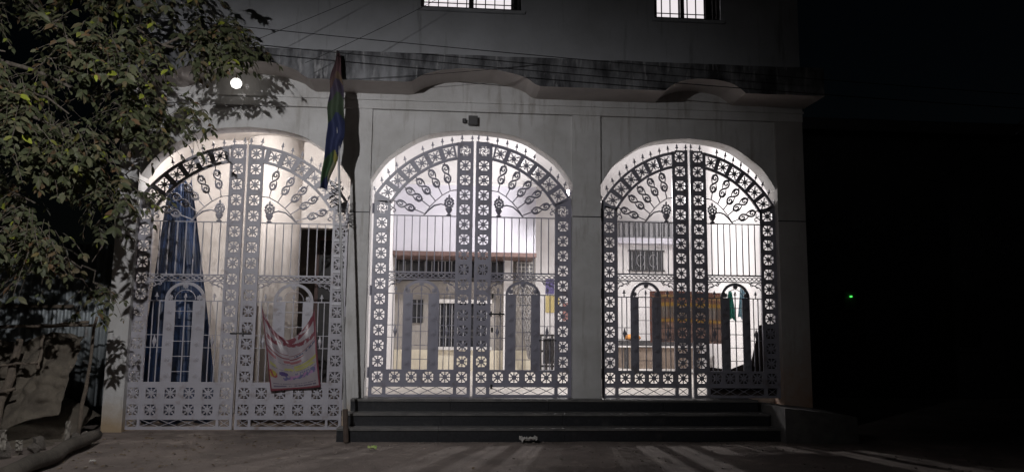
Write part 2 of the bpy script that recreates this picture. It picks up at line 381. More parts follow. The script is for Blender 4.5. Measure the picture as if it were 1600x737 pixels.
cpart('dado', 'dado', (-1.41, 2.1, 7.95, 7.999, .498, 1.0))
cpart('balcony_parapet', 'court_parapet', (-1.41, 1.97, 6.8, 6.92, 3.33, 4.93))
cpart('upper_storey_wall', 'court_white', (-1.41, 1.96, 6.83, 6.96, 5.001, 8)); cpart('upper_return_wall', 'court_white', (1.861, 1.96, 6.961, 7.999, 3.33, 8))
cpart('balcony_coping', 'court_white', (-1.41, 2.0, 6.77, 6.95, 4.931, 5.0))
cpart('balcony_slab', 'brown_edge', (-1.41, 1.99, 6.76, 7.999, 3.23, 3.329))
w = cpart('window', 'dark_glass', (-1.40, 1.36, 7.93, 7.999, 2.80, 3.20))
for i in range(17): cpart('window_bar', 'grey_grille', (-1.36+i*.165, -1.335+i*.165, 7.90, 7.925, 2.80, 3.20), par=None).parent = w
for ch in list(w.children): ch.matrix_parent_inverse.identity()
cpart('window_sill', 'dark_metal', (-1.40, 1.40, 7.84, 7.999, 2.70, 2.79))
w = cpart('slit_window', 'dark_glass', (-1.02, -.72, 7.95, 7.999, 1.66, 2.23)); cpart('slit_bar', 'grey_grille', (-.88, -.86, 7.93, 7.949, 1.66, 2.23))
w = cpart('grilled_window', 'dark_glass', (-.36, .95, 7.96, 7.999, 1.08, 2.15))
cpart('lintel', 'white_metal', (-.42, 1.0, 7.85, 7.999, 2.152, 2.25)); cpart('sill', 'white_metal', (-.42, 1.0, 7.85, 7.999, 1.001, 1.078))
for i in range(9): cpart('window_bar', 'grey_grille', (-.30+i*.145, -.275+i*.145, 7.92, 7.945, 1.08, 2.15))
for z in (1.3, 1.45, 1.8): cpart('window_rail', 'dark_metal', (-.36, .95, 7.946, 7.959, z, z+.05))
cpart('pillar', 'court_white', (1.28, 1.50, 7.7, 7.83, .499, 3.229))
for i in range(5):
    cpart('lattice_bar', 'white_metal', (1.62+i*.1, 1.645+i*.1, 7.90, 7.92, 2.75, 3.22)); cpart('lattice_bar', 'white_metal', (1.60, 2.06, 7.921, 7.94, 2.78+i*.1, 2.80+i*.1))
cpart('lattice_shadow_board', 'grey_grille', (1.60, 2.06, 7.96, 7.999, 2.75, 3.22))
# right bay details
cpart('balcony_rail', 'grey_grille', (4.20, 5.75, 7.72, 7.76, 4.24, 4.30), (4.20, 5.75, 7.72, 7.76, 3.86, 3.90))
for i in range(12): cpart('balcony_post', 'grey_grille', (4.23+i*.13, 4.30+i*.13, 7.725, 7.755, 3.901, 4.239))
cpart('balcony_screen', 'grey_grille', (4.20, 5.75, 7.78, 7.80, 3.86, 4.30))
cpart('balcony_ledge', 'court_parapet', (4.15, 5.8, 7.65, 7.999, 3.72, 3.855))
w = cpart('ornate_window', 'dark_glass', (4.54, 5.40, 7.96, 7.999, 3.07, 3.54))
cpart('window_head', 'dark_metal', (4.50, 5.44, 7.93, 7.999, 3.541, 3.58)); cpart('window_sill', 'dark_metal', (4.50, 5.44, 7.93, 7.999, 3.03, 3.069))
for i in range(8): cpart('grille_bar', 'grey_grille', (4.57+i*.11, 4.59+i*.11, 7.92, 7.94, 3.07, 3.54))
for cxg in (4.80, 5.13):
    rg = MB(); rg.tube([(cxg-1.9+.10*math.cos(a*math.pi/6), -.09, 3.30+.16*math.sin(a*math.pi/6)) for a in range(13)], .011, 5); rg.build('grille_scroll', 'grey_grille', Cb)
side = MB()
side.v = [(5.36, .37, .3), (6.5, 8.0, .3), (6.5, 8.0, 8), (5.36, .37, 4.855), (5.44, .37, .3), (6.6, 8.0, .3), (6.6, 8.0, 8), (5.44, .37, 4.855)]
side.f = [(0, 1, 2, 3), (4, 7, 6, 5), (0, 4, 5, 1), (3, 2, 6, 7), (0, 3, 7, 4), (1, 5, 6, 2)]
tag(side.build('courtyard_side_wall', 'court_white'), 'plain bright white courtyard wall seen through the right gate leaf', 'wall')
for nm, mt, x0, x1, z0, z1, lb in (('poster', 'poster_purple', 2.36, 2.58, 2.42, 2.80, 'small purple poster on the courtyard wall by the middle gateway edge'),
                                   ('poster', 'poster_yellow', 2.36, 2.72, 1.95, 2.38, 'yellow poster below the purple one on the courtyard wall'),
                                   ('poster', 'poster_red', 2.80, 2.95, 1.75, 2.20, 'small red poster right of the yellow one on the courtyard wall')):
    tag(MB().box(x0, x1, 7.985, 7.998, z0, z1).build(nm, mt), lb, 'poster', 'posters on the courtyard wall')
# hanging net
nt = MB()
for k in range(14):
    a0 = 2*math.pi*k/14; pts = []
    for i in range(15):
        t = i/14; r = .20*(1-t)**.8+.03; a = a0+t*5*(1 if k % 2 else -1)
        pts.append((1.82+.10*t+r*math.cos(a), 7.55+r*.6*math.sin(a), 2.9-2.1*t+.01*rnd.random()))
    nt.tube(pts, .014, 4)
tag(nt.build('hanging_net', 'net'), 'grey twisted net hanging in a tapering bunch on the courtyard wall', 'net')
# dark rack
K = empty('metal_rack', (2.38, 7.3, .5)); tag(K, 'dark upright metal rack low at the right edge of the middle gateway', 'rack')
for x in (-.22, -.08, .06, .2): MB().box(x-.025, x+.025, -.02, .02, 0, .9).build('rack_post', 'black_metal', K)
for z in (.12, .48, .86): MB().box(-.26, .26, .021, .05, z, z+.05).build('rack_rail', 'black_metal', K)
MB().box(-.15, .12, .051, .07, .2, .8).build('rack_panel', 'dark_metal', K)
# counter
K = empty('low_counter', (5.0, 7.1, .5)); tag(K, 'long low olive counter with white trim behind the right gate', 'counter')
MB().box(-.95, .95, -.3, .3, .12, .62).build('body', 'cardboard', K); MB().box(-1, 1, -.34, .34, .66, .78).build('top', 'dark_metal', K)
MB().box(-1, 1, -.345, .34, .621, .659).build('trim', 'white_metal', K); MB().box(-1, 1, -.33, .3, .05, .119).build('trim', 'white_metal', K)
for x in (-.9, -.1, .8): MB().box(x, x+.1, -.32, -.301, .12, .62).build('panel_post', 'dark_metal', K)
bd = MB()
bd.lathe([(.02, 0), (.13, .01), (.17, .06), (.13, .13), (.03, .16)], 12); ob = bd.build('cloth_bundle', 'orange_cloth', smooth=True, loc=(4.35, 6.95, 1.281)); ob.scale = (1.2, .8, 1)
tag(ob, 'small orange cloth bundle on the end of the low counter', 'bundle')
# hanging cloths in the courtyard
def cloth(name, m, x, y, z0, z1, wt, wb, label):
    c = MB(); nu, nv = 12, 10
    for j in range(nv+1):
        t = j/nv; wd = wt+(wb-wt)*t
        for i in range(nu+1):
            s = i/nu-.5; c.v.append((x+s*wd, y+.04*math.sin(i*1.7)*t+.02*math.sin(i*.9+3), z1+(z0-z1)*t+.03*math.sin(i*1.1)))
    for j in range(nv):
        for i in range(nu): a = j*(nu+1)+i; c.f.append((a, a+1, a+nu+2, a+nu+1))
    o = c.build(name, m, smooth=True); md = o.modifiers.new('thick', 'SOLIDIFY'); md.thickness = .006
    return tag(o, label, 'cloth', 'cloths hung in the courtyard')
cloth('hung_cloth', 'green_cloth', 5.10, 2.4, 1.72, 2.22, .06, .24, 'green cloth gathered at its top hanging behind the right gate leaf')
cloth('hung_cloth', 'cyan_cloth', 5.38, 2.5, 1.75, 2.30, .10, .22, 'pale blue cloth hanging right of the green one behind the right gate')
# court flood lamp on a pole (stands behind the pier)
L = empty('flood_lamp', (2.75, 5.5, .5)); tag(L, 'white flood lamp on a pole in the courtyard behind the pier', 'lamp')
MB().lathe([(.12, 0), (.12, .03), (.045, .04), (.04, 3.9)], 12).build('pole', 'steel', L)
MB().box(-.22, .22, -.02, .10, 3.86, 4.14).build('housing', 'white_metal', L)
MB().box(-.19, .19, -.032, -.021, 3.89, 4.11).build('lens', 'bulb_court', L)
lamp('flood_light', 'POINT', (0, -.20, 4.0), COURT_W, (1, .965, .96), .11, L)

# ------------------------------------------------------------------ porch contents
bt = MB(); nu, nv = 40, 24
for j in range(nv+1):
    t = j/nv
    for i in range(nu+1):
        s = i/nu-.5; wd = .34+.92*t**.9; cx0 = -4.36+.16*t
        fold = .030*math.sin(i*.55+.4*math.sin(j*.3))*(.3+t)+.012*math.sin(i*1.7)
        bt.v.append((cx0+s*wd, 1.05-.40*math.cos(s*math.pi)*t+fold, 3.78-3.72*t+.03*math.sin(i*.5)))
for j in range(nv):
    for i in range(nu): a = j*(nu+1)+i; bt.f.append((a, a+1, a+nu+2, a+nu+1))
o = bt.build('blue_tarpaulin', 'blue_tarp', smooth=True); md = o.modifiers.new('thick', 'SOLIDIFY'); md.thickness = .008
tag(o, 'dark blue tarpaulin hung in a tall narrow tent shape behind the left gate', 'tarpaulin')
bd = MB()
for i in range(3): bd.box(-3.02+i*.49, -2.54+i*.49, .20, .212, .03, .66+.05*rnd.random())
tag(MB().box(-3.02, -1.60, .20, .212, .03, .70).build('brown_board', 'cardboard'), 'brown board leaning behind the foot of the left gate', 'board')
tag(MB().box(-3.06, -2.84, .215, .225, .72, 1.80).build('brown_board', 'cardboard'), 'narrow upright brown board behind the centre of the left gate', 'board')
tag(MB().prism([(3.92, .5), (4.998, .5), (4.998, 1.62), (4.74, 1.60), (4.60, 1.05), (4.25, .92), (3.92, .96)], .21, .225).build('dark_board', 'dark_board'), 'dark board standing behind the lower right gate leaf', 'board')
L = empty('porch_lamp', (-3.5, .72, 4.855)); tag(L, 'small bulb under the ceiling of the left porch', 'lamp')
MB().lathe([(.04, -.06), (.05, -.001)], 12).build('holder', 'white_metal', L); MB().lathe([(.015, -.16), (.035, -.13), (.035, -.09), (.02, -.061)], 12).build('bulb', 'bulb_porch', L, smooth=True)
lamp('porch_light', 'POINT', (0, .03, -.19), PORCH_W, (1, .955, .92), .05, L)

# ------------------------------------------------------------------ gates
def tile_mesh(matname, h=.076):
    m = MB()
    n = 32
    m.prism([(.046*(.88+.14*math.cos(8*2*math.pi*i/n))*math.cos(2*math.pi*i/n), .046*(.88+.14*math.cos(8*2*math.pi*i/n))*math.sin(2*math.pi*i/n)) for i in range(n)], -.012, .010)
    hd = h*1.414
    for k in range(4):
        a = k*math.pi/2; c, s = math.cos(a), math.sin(a)
        def q(pts): return [(x*c-z*s, x*s+z*c) for x, z in pts]
        m.prism(q([(.026, -.0055), (.050, -.0085), (.062, -.005), (h, -.008), (h, .008), (.062, .005), (.050, .0085), (.026, .0055)]), -.006, .006)
        m.prism(q([(.052, -.022), (.058, -.022), (.058, .022), (.052, .022)]), -.0035, .0035)
        a = k*math.pi/2+math.pi/4; c, s = math.cos(a), math.sin(a)
        m.prism(q([(.028, -.005), (.050, -.010), (.060, -.016), (.068, -.008), (hd-.028, -.007), (hd-.020, -.020), (hd, 0), (hd-.020, .020), (hd-.028, .007), (.068, .008), (.060, .016), (.050, .010), (.028, .005)]), -.0045, .0045)
    return m.mesh('rosette_tile', matname)
def pinwheel_mesh(matname, h=.076):
    m = MB()
    m.prism([(.018*math.cos(i*math.pi/4), .018*math.sin(i*math.pi/4)) for i in range(8)], -.009, .009)
    for k in range(4):
        pts = []
        for i in range(7):
            t = i/6; a = k*math.pi/2+t*1.9; r = .012+.052*t; pts.append((r*math.cos(a), 0, r*math.sin(a)))
        m.tube(pts, .0075, 5)
        a = k*math.pi/2+math.pi/4; c, s = math.cos(a), math.sin(a); hd = h*1.414
        m.prism([(x*c-z*s, x*s+z*c) for x, z in ((hd-.044, 0), (hd-.03, -.03), (hd, 0), (hd-.03, .03))], -.004, .004)
    m.tube([(.066*math.cos(i*math.pi/8), 0, .066*math.sin(i*math.pi/8)) for i in range(17)], .006, 5)
    return m.mesh('pinwheel_tile', matname)
def spear_mesh(matname):
    m = MB()
    m.box(-.006, .006, -.006, .006, 0, .075)
    m.prism([(-.006, .052), (-.022, .06), (-.026, .068), (-.018, .074), (.018, .074), (.026, .068), (.022, .06), (.006, .052)], -.007, .007)
    m.prism([(-.010, .0745), (.010, .0745), (.014, .092), (0, .128), (-.014, .092)], -.006, .006)
    return m.mesh('spear_finial', matname)
def boss_mesh(matname, r=.045):
    m = MB(); n = 24
    m.prism([(r*(.82+.2*math.cos(8*2*math.pi*i/n))*math.cos(2*math.pi*i/n), r*(.82+.2*math.cos(8*2*math.pi*i/n))*math.sin(2*math.pi*i/n)) for i in range(n)], -.012, 0)
    m.prism([(r*.38*math.cos(i*math.pi/4), r*.38*math.sin(i*math.pi/4)) for i in range(8)], -.022, -.0121)
    return m.mesh('flower_boss', matname)
def bar_mesh(matname, name='bar', w=.007):
    return MB().box(-w, w, -w, w, 0, 1).mesh(name, matname)
def curl(cx, cz, r0, r1, a0, a1, n=12):
    return [(cx+(r0+(r1-r0)*i/n)*math.cos(a0+(a1-a0)*i/n), 0, cz+(r0+(r1-r0)*i/n)*math.sin(a0+(a1-a0)*i/n)) for i in range(n+1)]

def smooth2(P, k=3):
    out = []
    for i in range(len(P)-1):
        p0, p1, p2, p3 = P[max(i-1, 0)], P[i], P[i+1], P[min(i+2, len(P)-1)]
        for j in range(k):
            t = j/k
            out.append(tuple(.5*(2*b+(c-a)*t+(2*a-5*b+4*c-d)*t*t+(3*b-a-3*c+d)*t**3) for a, b, c, d in zip(p0, p1, p2, p3)))
    return out+[tuple(P[-1])]
def gate_leaf(cx, hw, sgn, P, matname, M, label, skip=()):
    """one leaf; local x runs outwards from the meeting edge, mirrored for the left leaf by sgn"""
    W = hw-.018; T = .02; st = P['st']
    root = empty('gate_leaf', (cx+sgn*.018, P['y'], 0)); tag(root, label, 'gate', 'leaves of the arched iron gates')
    X = lambda u: sgn*u
    def bx(mb, u0, u1, y0, y1, z0, z1): mb.box(min(X(u0), X(u1)), max(X(u0), X(u1)), y0, y1, z0, z1)
    def part(name, mb, par=root, smooth=False): return mb.build(name, matname, par, smooth)
    th = .076
    z0 = P['zb']; tz = P['tz']; pt = P['pt']; Kz = P['K']; sc = hw/1.52
    ro = lambda a: 1.59+.10*(a/R(63.6))**2; rin = lambda a: 1.335+.065*(a/R(66))**2
    pol = lambda r, a: (X(r*math.sin(a)*sc-.018), Kz+r*math.cos(a))
    lat0, lat1 = P['lat']
    def stile(u0, n, top):
        mb = MB(); u1 = u0+st; uc = (u0+u1)/2
        a, b = uc-th, uc+th
        zt = tz+(n-1)*pt+th
        bx(mb, u0, a, -T, T, z0, top(u0) if u0 < .1 else zt+.03); bx(mb, b, u1, -T, T, z0, top(u1) if u0 < .1 else zt+.03)
        bx(mb, a, b, -T+.003, T-.003, z0, lat0)
        bx(mb, a, b, -T+.003, T-.003, lat1, tz-th)
        for k in range(n):
            hi = tz+(k+1)*pt-th if k < n-1 else None
            if hi is None: hi = top(uc) if u0 < .1 else zt+.03
            bx(mb, a, b, -T+.003, T-.003, tz+k*pt+th, hi)
        s = part('stile', mb)
        for k in range(n):
            pin = P.get('pin') and k == n-1
            link('rosette_tile', M['pin'] if pin else M['tile'], s, (X(uc), .004*rnd.uniform(-1, 1), tz+k*pt))
        x = MB(); x.tube([(X(a), 0, lat0), (X(b), 0, lat1)], .005, 4); x.tube([(X(a), .011, lat1), (X(b), .011, lat0)], .005, 4); part('cross_wire', x, s)
        return s
    top_out = lambda u: Kz+math.sqrt(max(1.60**2-((u+.018)/sc)**2, 0))
    stile(0, P['nm'], top_out)
    zh = P['tz']+(P['nh']-1)*pt+th+.03
    stile(W-st, P['nh'], lambda u: zh)
    # arched band, from meeting stile to hinge stile
    a_in = math.asin((st+.018)/sc/1.36); a_max = math.acos(max(-1, (zh-Kz)/1.70)); 
    amx = min(R(64), a_max)
    n = 30
    Ao = []; Am1 = []; Am2 = []; Ai = []
    for i in range(n+1):
        a = math.asin((st+.018)/sc/1.62)+(amx-math.asin((st+.018)/sc/1.62))*i/n
        b = a_in+(amx-a_in)*i/n
        Ao.append(pol(ro(a), a)); Am1.append(pol(ro(a)-.042, a)); Am2.append(pol(rin(b)+.042, b)); Ai.append(pol(rin(b), b))
    band = MB(); band.band(Ao, Am1, -T, T); band.band(Am2, Ai, -T, T)
    nt_ = 6; a1 = R(15.8); da = (amx-R(4.6)-a1)/(nt_-1)
    cents = [a1+da*k for k in range(nt_)]
    edges = [a_in]+[None]*0
    lo = a_in
    for k, a in enumerate(cents+[None]):
        if a is None: s0, s1 = cents[-1]+.076/1.49/sc**.5, amx
        else: s0, s1 = lo, a-.076/1.49/sc**.5
        if s1 > s0+.004:
            q = [s0+(s1-s0)*i/3 for i in range(4)]
            band.band([pol(ro(t)-.041, t) for t in q], [pol(rin(t)+.041, t) for t in q], -T+.003, T-.003)
        if a is not None: lo = a+.076/1.49/sc**.5
    bo = part('arch_band', band)
    for a in cents:
        p = pol((ro(a)+rin(a))/2, a); link('rosette_tile', M['tile'], bo, (p[0], 0, p[1]), (0, X(a), 0), (.97*sc**.5, 1, .97))
    # corner piece filling between band end and hinge stile
    e0, e1 = Ao[-1], Ai[-1]
    cpz = MB(); cpz.prism([(X(W), zh), e0, e1, (X(W-st), zh)] if sgn > 0 else [(X(W-st), zh), e1, e0, (X(W), zh)], -T+.001, T-.001)
    if max(e0[1], e1[1]) > zh+.01: part('corner_plate', cpz)
    for k in range(12):
        if k in skip: continue
        a = R(1.6)+(amx-R(2.5))*k/11
        p = pol(ro(a)-.004, a); link('spear_finial', M['spear'], root, (p[0], 0, p[1]), (0, X(a)*.25+rnd.gauss(0, .05), 0), (1, 1, rnd.uniform(.88, 1.06)))
    # fan
    zb = P['bar']; fs = (W-2*st)/(1.475-.5)
    U = lambda u: st+(u-.25)*fs; Z = lambda z: zb+(z-3.18)*P['fz']
    h = MB(); h.box(min(X(st), X(W-st)), max(X(st), X(W-st)), -.008, .008, zb-.008, zb+.008); part('fan_rail', h)
    ends = (((.345, 3.57), (.455, 4.04)), ((.465, 3.50), (.695, 3.95)), ((.565, 3.41), (.895, 3.80)), ((.645, 3.32), (1.075, 3.645)), ((.715, 3.21), (1.235, 3.42)))
    arc = MB(); arc.tube([(X(U(u)), 0, Z(z)) for u, z in ((.25, 3.585), (.345, 3.57), (.465, 3.50), (.565, 3.41), (.645, 3.32), (.735, 3.19))], .008, 5); part('fan_arc', arc)
    for (ua, za), (ub, zbb) in ends:
        p0 = Vector((X(U(ua)), 0, Z(za))); p1 = Vector((X(U(ub)), 0, Z(zbb)))
        d = (p1-p0); ln = d.length; d.normalize(); e = Vector((-d.z, 0, d.x))*sgn
        mb = MB(); mid = p0+d*ln*.56
        def lp(x, y): return mid+d*x*1.28+e*y*.92
        mb.tube([p0, lp(-.118, 0)], .009, 5); mb.tube([lp(.118, 0), p1], .009, 5)
        for q in (1, -1):     # S scroll with leaf tips
            S_ = ((0, 0), (.018, -.024), (.042, -.042), (.074, -.041), (.098, -.022), (.103, .004), (.088, .026), (.062, .029), (.044, .013), (.048, -.010), (.066, -.014), (.074, .002))
            S2 = smooth2(S_); mb.tube([lp(q*a_, q*b_*1.12) for a_, b_ in S2], [.0155-.004*k/len(S2) for k in range(len(S2))], 5)
            S3 = smooth2(((.116, 0), (.100, .040), (.062, .053), (.024, .044), (-.012, .026))); mb.tube([lp(q*a_, q*b_) for a_, b_ in S3], [.005+.007*math.sin(math.pi*k/(len(S3)-1)) for k in range(len(S3))], 4)
            mb.tube([lp(q*.122, 0), lp(q*.108, q*-.028), lp(q*.118, q*-.040)], [.008, .008, .004], 4)
        part('fan_baluster', mb)
    vz = Z(3.18)
    vb = MB(); vp = [(.034, 0), (.040, .014), (.016, .032), (.036, .058), (.056, .098), (.050, .122), (.024, .136)]
    vb.lathe(vp, 10, (X(U(.36)), 0, vz+.008))
    for i in range(16):
        rr_ = .026 if i < 5 else .062; an = 2*math.pi*(i/5 if i < 5 else (i-5)/11)
        px, pz = X(U(.36))+rr_*math.sin(an), vz+.205+rr_*1.15*math.cos(an)
        vb.lathe([(.006, -.022), (.019, -.008), (.019, .008), (.006, .022)], 7, (px, rnd.uniform(-.012, .012), pz))
    vb.lathe([(.005, -.02), (.020, 0), (.005, .034)], 7, (X(U(.36)), 0, vz+.30))
    part('flower_vase', vb)
    hk = MB(); hk.tube([(X(U(u)), 0, Z(z)) for u, z in ((.72, 3.20), (.66, 3.27), (.58, 3.34), (.48, 3.365), (.40, 3.34), (.375, 3.30))], [.010, .013, .013, .012, .010, .008], 6); part('fan_hook', hk)
    cs = MB(); cs.tube([(X(p[0]), 0, p[2]) for p in curl(W-st-.045, zb+.07, .045, .012, 0, 5.5)], .008, 4); cs.tube([(X(p[0]), 0, p[2]) for p in curl(W-st-.035, zb+.14, .03, .010, 0, -4.5)], .007, 4); part('corner_scroll', cs)
    # upper bars
    r0z, r1z = P['rail']
    for k in range(8):
        u = U(.25+.975*(k+.75)/8.6); link('bar', M['bar'], root, (X(u), 0, r1z), None, (1, 1, zb-r1z-.008))
    # mid rail
    rl = MB(); rl.box(min(X(st), X(W-st)), max(X(st), X(W-st)), -.012, .012, r1z-.022, r1z); rl.box(min(X(st), X(W-st)), max(X(st), X(W-st)), -.012, .012, r0z, r0z+.018)
    part('middle_rail', rl)
    tw = MB(); L_ = W-2*st
    for ph in (0, math.pi):
        tw.tube([(X(st+L_*i/60), .006*math.cos(i*.63+ph), (r0z+r1z)/2-.002+.026*math.sin(i*.63+ph)) for i in range(61)], .0085, 4)
    part('rail_scrollwork', tw)
    for u, dr_ in ((st, 1), (W-st, -1)):
        br = MB()
        br.tube([(X(u+dr_*p[0]), 0, p[2]) for p in curl(.055, r0z-.055, .05, .015, math.pi*.9, math.pi*.9-5.2)], .008, 4)
        br.tube([(X(u+dr_*p[0]), 0, p[2]) for p in curl(.145, r0z-.035, .034, .010, math.pi*.6, math.pi*.6-5.0)], .007, 4)
        br.tube([(X(u+dr_*.005), 0, r0z-.12), (X(u+dr_*.03), 0, r0z-.075), (X(u+dr_*.10), 0, r0z-.05), (X(u+dr_*.20), 0, r0z-.006)], .007, 4)
        part('scroll_bracket', br)
    # lower panel
    p0, p1 = P['panel']; pu = [(U(.475), U(.635)), (U(.865), U(1.005))]; uc = (pu[0][0]+pu[1][1])/2; Rr = (pu[1][1]-pu[0][0])/2
    for a, b in pu:
        mb = MB(); bx(mb, a, b, -.008, .008, p0, p1); po = part('flower_post', mb)
        for k in range(5): link('flower_boss', M['boss'], po, (X((a+b)/2), -.0085, p0+(p1-p0)*(k+.42)/5.1))
        link('flower_boss', M['boss'], po, (X((a+b)/2), 0, p1+.045))
    hz = min(r0z-p1-.004, Rr*1.1)
    mb = MB(); mb.band([(X(uc+Rr*math.cos(t)), p1+hz*math.sin(t)) for t in [math.pi*i/24 for i in range(25)]], [(X(uc+(Rr-.042)*math.cos(t)), p1+(hz-.042)*math.sin(t)) for t in [math.pi*i/24 for i in range(25)]], -.012, .012); ao = part('panel_arch', mb)
    link('flower_boss', M['boss'], ao, (X(uc), -.013, p1+hz-.06))
    mb = MB(); mb.tube([(X(uc+Rr*.5*math.cos(t)), 0, p1+.02+hz*.5*math.sin(t)) for t in [math.pi*i/14 for i in range(15)]], .005, 4); part('inner_arc', mb)
    mb = MB(); bx(mb, st, W-st, -.007, .007, p1-.007, p1+.007); part('panel_rail', mb)
    link('bar', M['bar'], root, (X(uc), 0, p0), None, (1, 1, p1-p0+.06)); link('spear_finial', M['spear'], root, (X(uc), 0, p1+.0), None, (1, 1, .9))
    for k in range(5):
        z = p1-.15-(p1-p0-.30)*k/4*1.0
        mb = MB(); bx(mb, pu[0][1], pu[1][0], -.005, .005, z-.005, z+.005); part('cross_bar', mb)
    for a, b in ((st, pu[0][0]), (pu[1][1], W-st)):
        for f in (.30, .68): link('bar', M['bar'], root, (X(a+(b-a)*f), 0, p0), None, (.9, .9, p1-p0))
        zc = p0+(p1-p0)*.50
        mb = MB(); bx(mb, a, b, -.005, .005, zc+.085, zc+.095); bx(mb, a, b, -.005, .005, zc-.095, zc-.085); part('cross_bar', mb)
        mc = X((a+b)/2-.004)
        mb = MB(); mb.lathe([(.005, -.085), (.012, -.06), (.030, 0), (.012, .055), (.005, .085)], 6, (mc, 0, zc)); part('diamond_knob', mb)
        link('spear_finial', M['spear'], root, (X((a+b)/2), 0, p1+.007), None, (1.1, 1.1, .85))
    # rosette rows and foot
    rows = P['rows']; ncol = 4; cw = (W-2*st)/ncol
    mb = MB(); zz = [lat1]+[r for r in rows]
    bx(mb, st, W-st, -T+.002, T-.002, lat1, rows[0]-th)
    for i, r in enumerate(rows):
        hi = rows[i+1]-th if i < len(rows)-1 else p0
        bx(mb, st, W-st, -T+.002, T-.002, r+th, hi)
        for k in range(ncol+1):
            ua = st if k == 0 else st+cw*(k-.5)+th; ub = W-st if k == ncol else st+cw*(k+.5)-th
            bx(mb, ua, ub, -T+.004, T-.004, r-th, r+th)
    lr = part('lower_rail', mb)
    for r in rows:
        for k in range(ncol): link('rosette_tile', M['tile'], lr, (X(st+cw*(k+.5)), .003*rnd.uniform(-1, 1), r))
    mb = MB(); bx(mb, st, W-st, -T, T, z0, lat0); part('bottom_rail', mb)
    wx = MB(); nx_ = 4; lw = (W-2*st)/nx_
    for k in range(nx_):
        a = st+lw*k; wx.tube([(X(a), 0, lat0), (X(a+lw), 0, lat1)], .005, 4); wx.tube([(X(a), .011, lat1), (X(a+lw), .011, lat0)], .005, 4)
    part('lattice', wx)
    for z in (z0+.35, (z0+zh)/2+.1, zh-.12):
        mb = MB(); bx(mb, W-.01, W+.028, .021, .05, z-.05, z+.05); mb.lathe([(.016, -.075), (.016, .075)], 8, (X(W+.008), -.026, z)); part('hinge', mb)
    return root

Mset = {}
for mn in ('gate_pale', 'gate_slate', 'gate_dark'):
    Mset[mn] = dict(tile=tile_mesh(mn), pin=pinwheel_mesh(mn), spear=spear_mesh(mn), boss=boss_mesh(mn), bar=bar_mesh(mn))
G1 = dict(y=.12, zb=.035, tz=.31, pt=.2344, nm=17, nh=13, K=2.60, st=.225, lat=(.075, .175), bar=3.02, fz=.98, rail=(2.14, 2.25), panel=(.70, 1.86), rows=(.31, .545))
G2 = dict(y=.12, zb=.503, tz=.79, pt=.227, nm=16, nh=12, K=2.745, st=.25, lat=(.54, .65), bar=3.18, fz=1.0, rail=(2.22, 2.34), panel=(.90, 2.01), rows=(.79,), pin=1)
G3 = dict(y=.12, zb=.503, tz=.79, pt=.2265, nm=16, nh=12, K=2.70, st=.25, lat=(.54, .65), bar=3.15, fz=.97, rail=(2.24, 2.36), panel=(.90, 2.0), rows=(.79,))
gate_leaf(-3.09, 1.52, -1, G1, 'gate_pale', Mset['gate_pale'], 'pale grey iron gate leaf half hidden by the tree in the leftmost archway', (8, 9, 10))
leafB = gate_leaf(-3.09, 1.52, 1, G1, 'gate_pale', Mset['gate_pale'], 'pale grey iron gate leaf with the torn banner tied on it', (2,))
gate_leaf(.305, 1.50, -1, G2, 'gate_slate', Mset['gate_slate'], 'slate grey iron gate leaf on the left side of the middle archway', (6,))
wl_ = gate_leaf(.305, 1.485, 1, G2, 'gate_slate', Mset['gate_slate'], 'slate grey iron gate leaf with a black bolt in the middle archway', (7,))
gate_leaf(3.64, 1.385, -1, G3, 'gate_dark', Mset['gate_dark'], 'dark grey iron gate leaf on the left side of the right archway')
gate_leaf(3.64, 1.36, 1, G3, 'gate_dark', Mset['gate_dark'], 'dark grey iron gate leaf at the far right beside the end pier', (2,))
bo = MB(); bo.tube([(.23, -.035, 1.72), (.46, -.035, 1.72)], .013, 8); bo.box(.25, .27, -.06, -.021, 1.68, 1.76); bo.box(.38, .40, -.05, -.021, 1.69, 1.75); bo.build('bolt', 'black_metal', wl_)
for z in (.62, 1.45, 1.95): MB().box(.262, .292, -.04, -.021, z, z+.07).build('wicket_hinge', 'black_metal', wl_)
MB().box(.98, 1.24, -.035, -.0215, 1.33, 1.345).build('latch_bar', 'black_metal', wl_)
for k in range(7):  # added pale strips, lamp highlights painted on the stile's upper cross pieces
    zk = G1['tz']+(12.5-k)*G1['pt']; MB().tube([(1.502-.225+.035, -.024, zk), (1.502-.035, -.024, zk)], .017, 10).build('highlight_strip', 'highlight_pale', leafB, smooth=True)
bo = MB(); bo.tube([(-.12, -.035, 1.40), (.18, -.035, 1.40)], .011, 8); bo.box(.05, .07, -.05, -.021, 1.36, 1.44); bo.build('bolt', 'dark_metal', leafB)

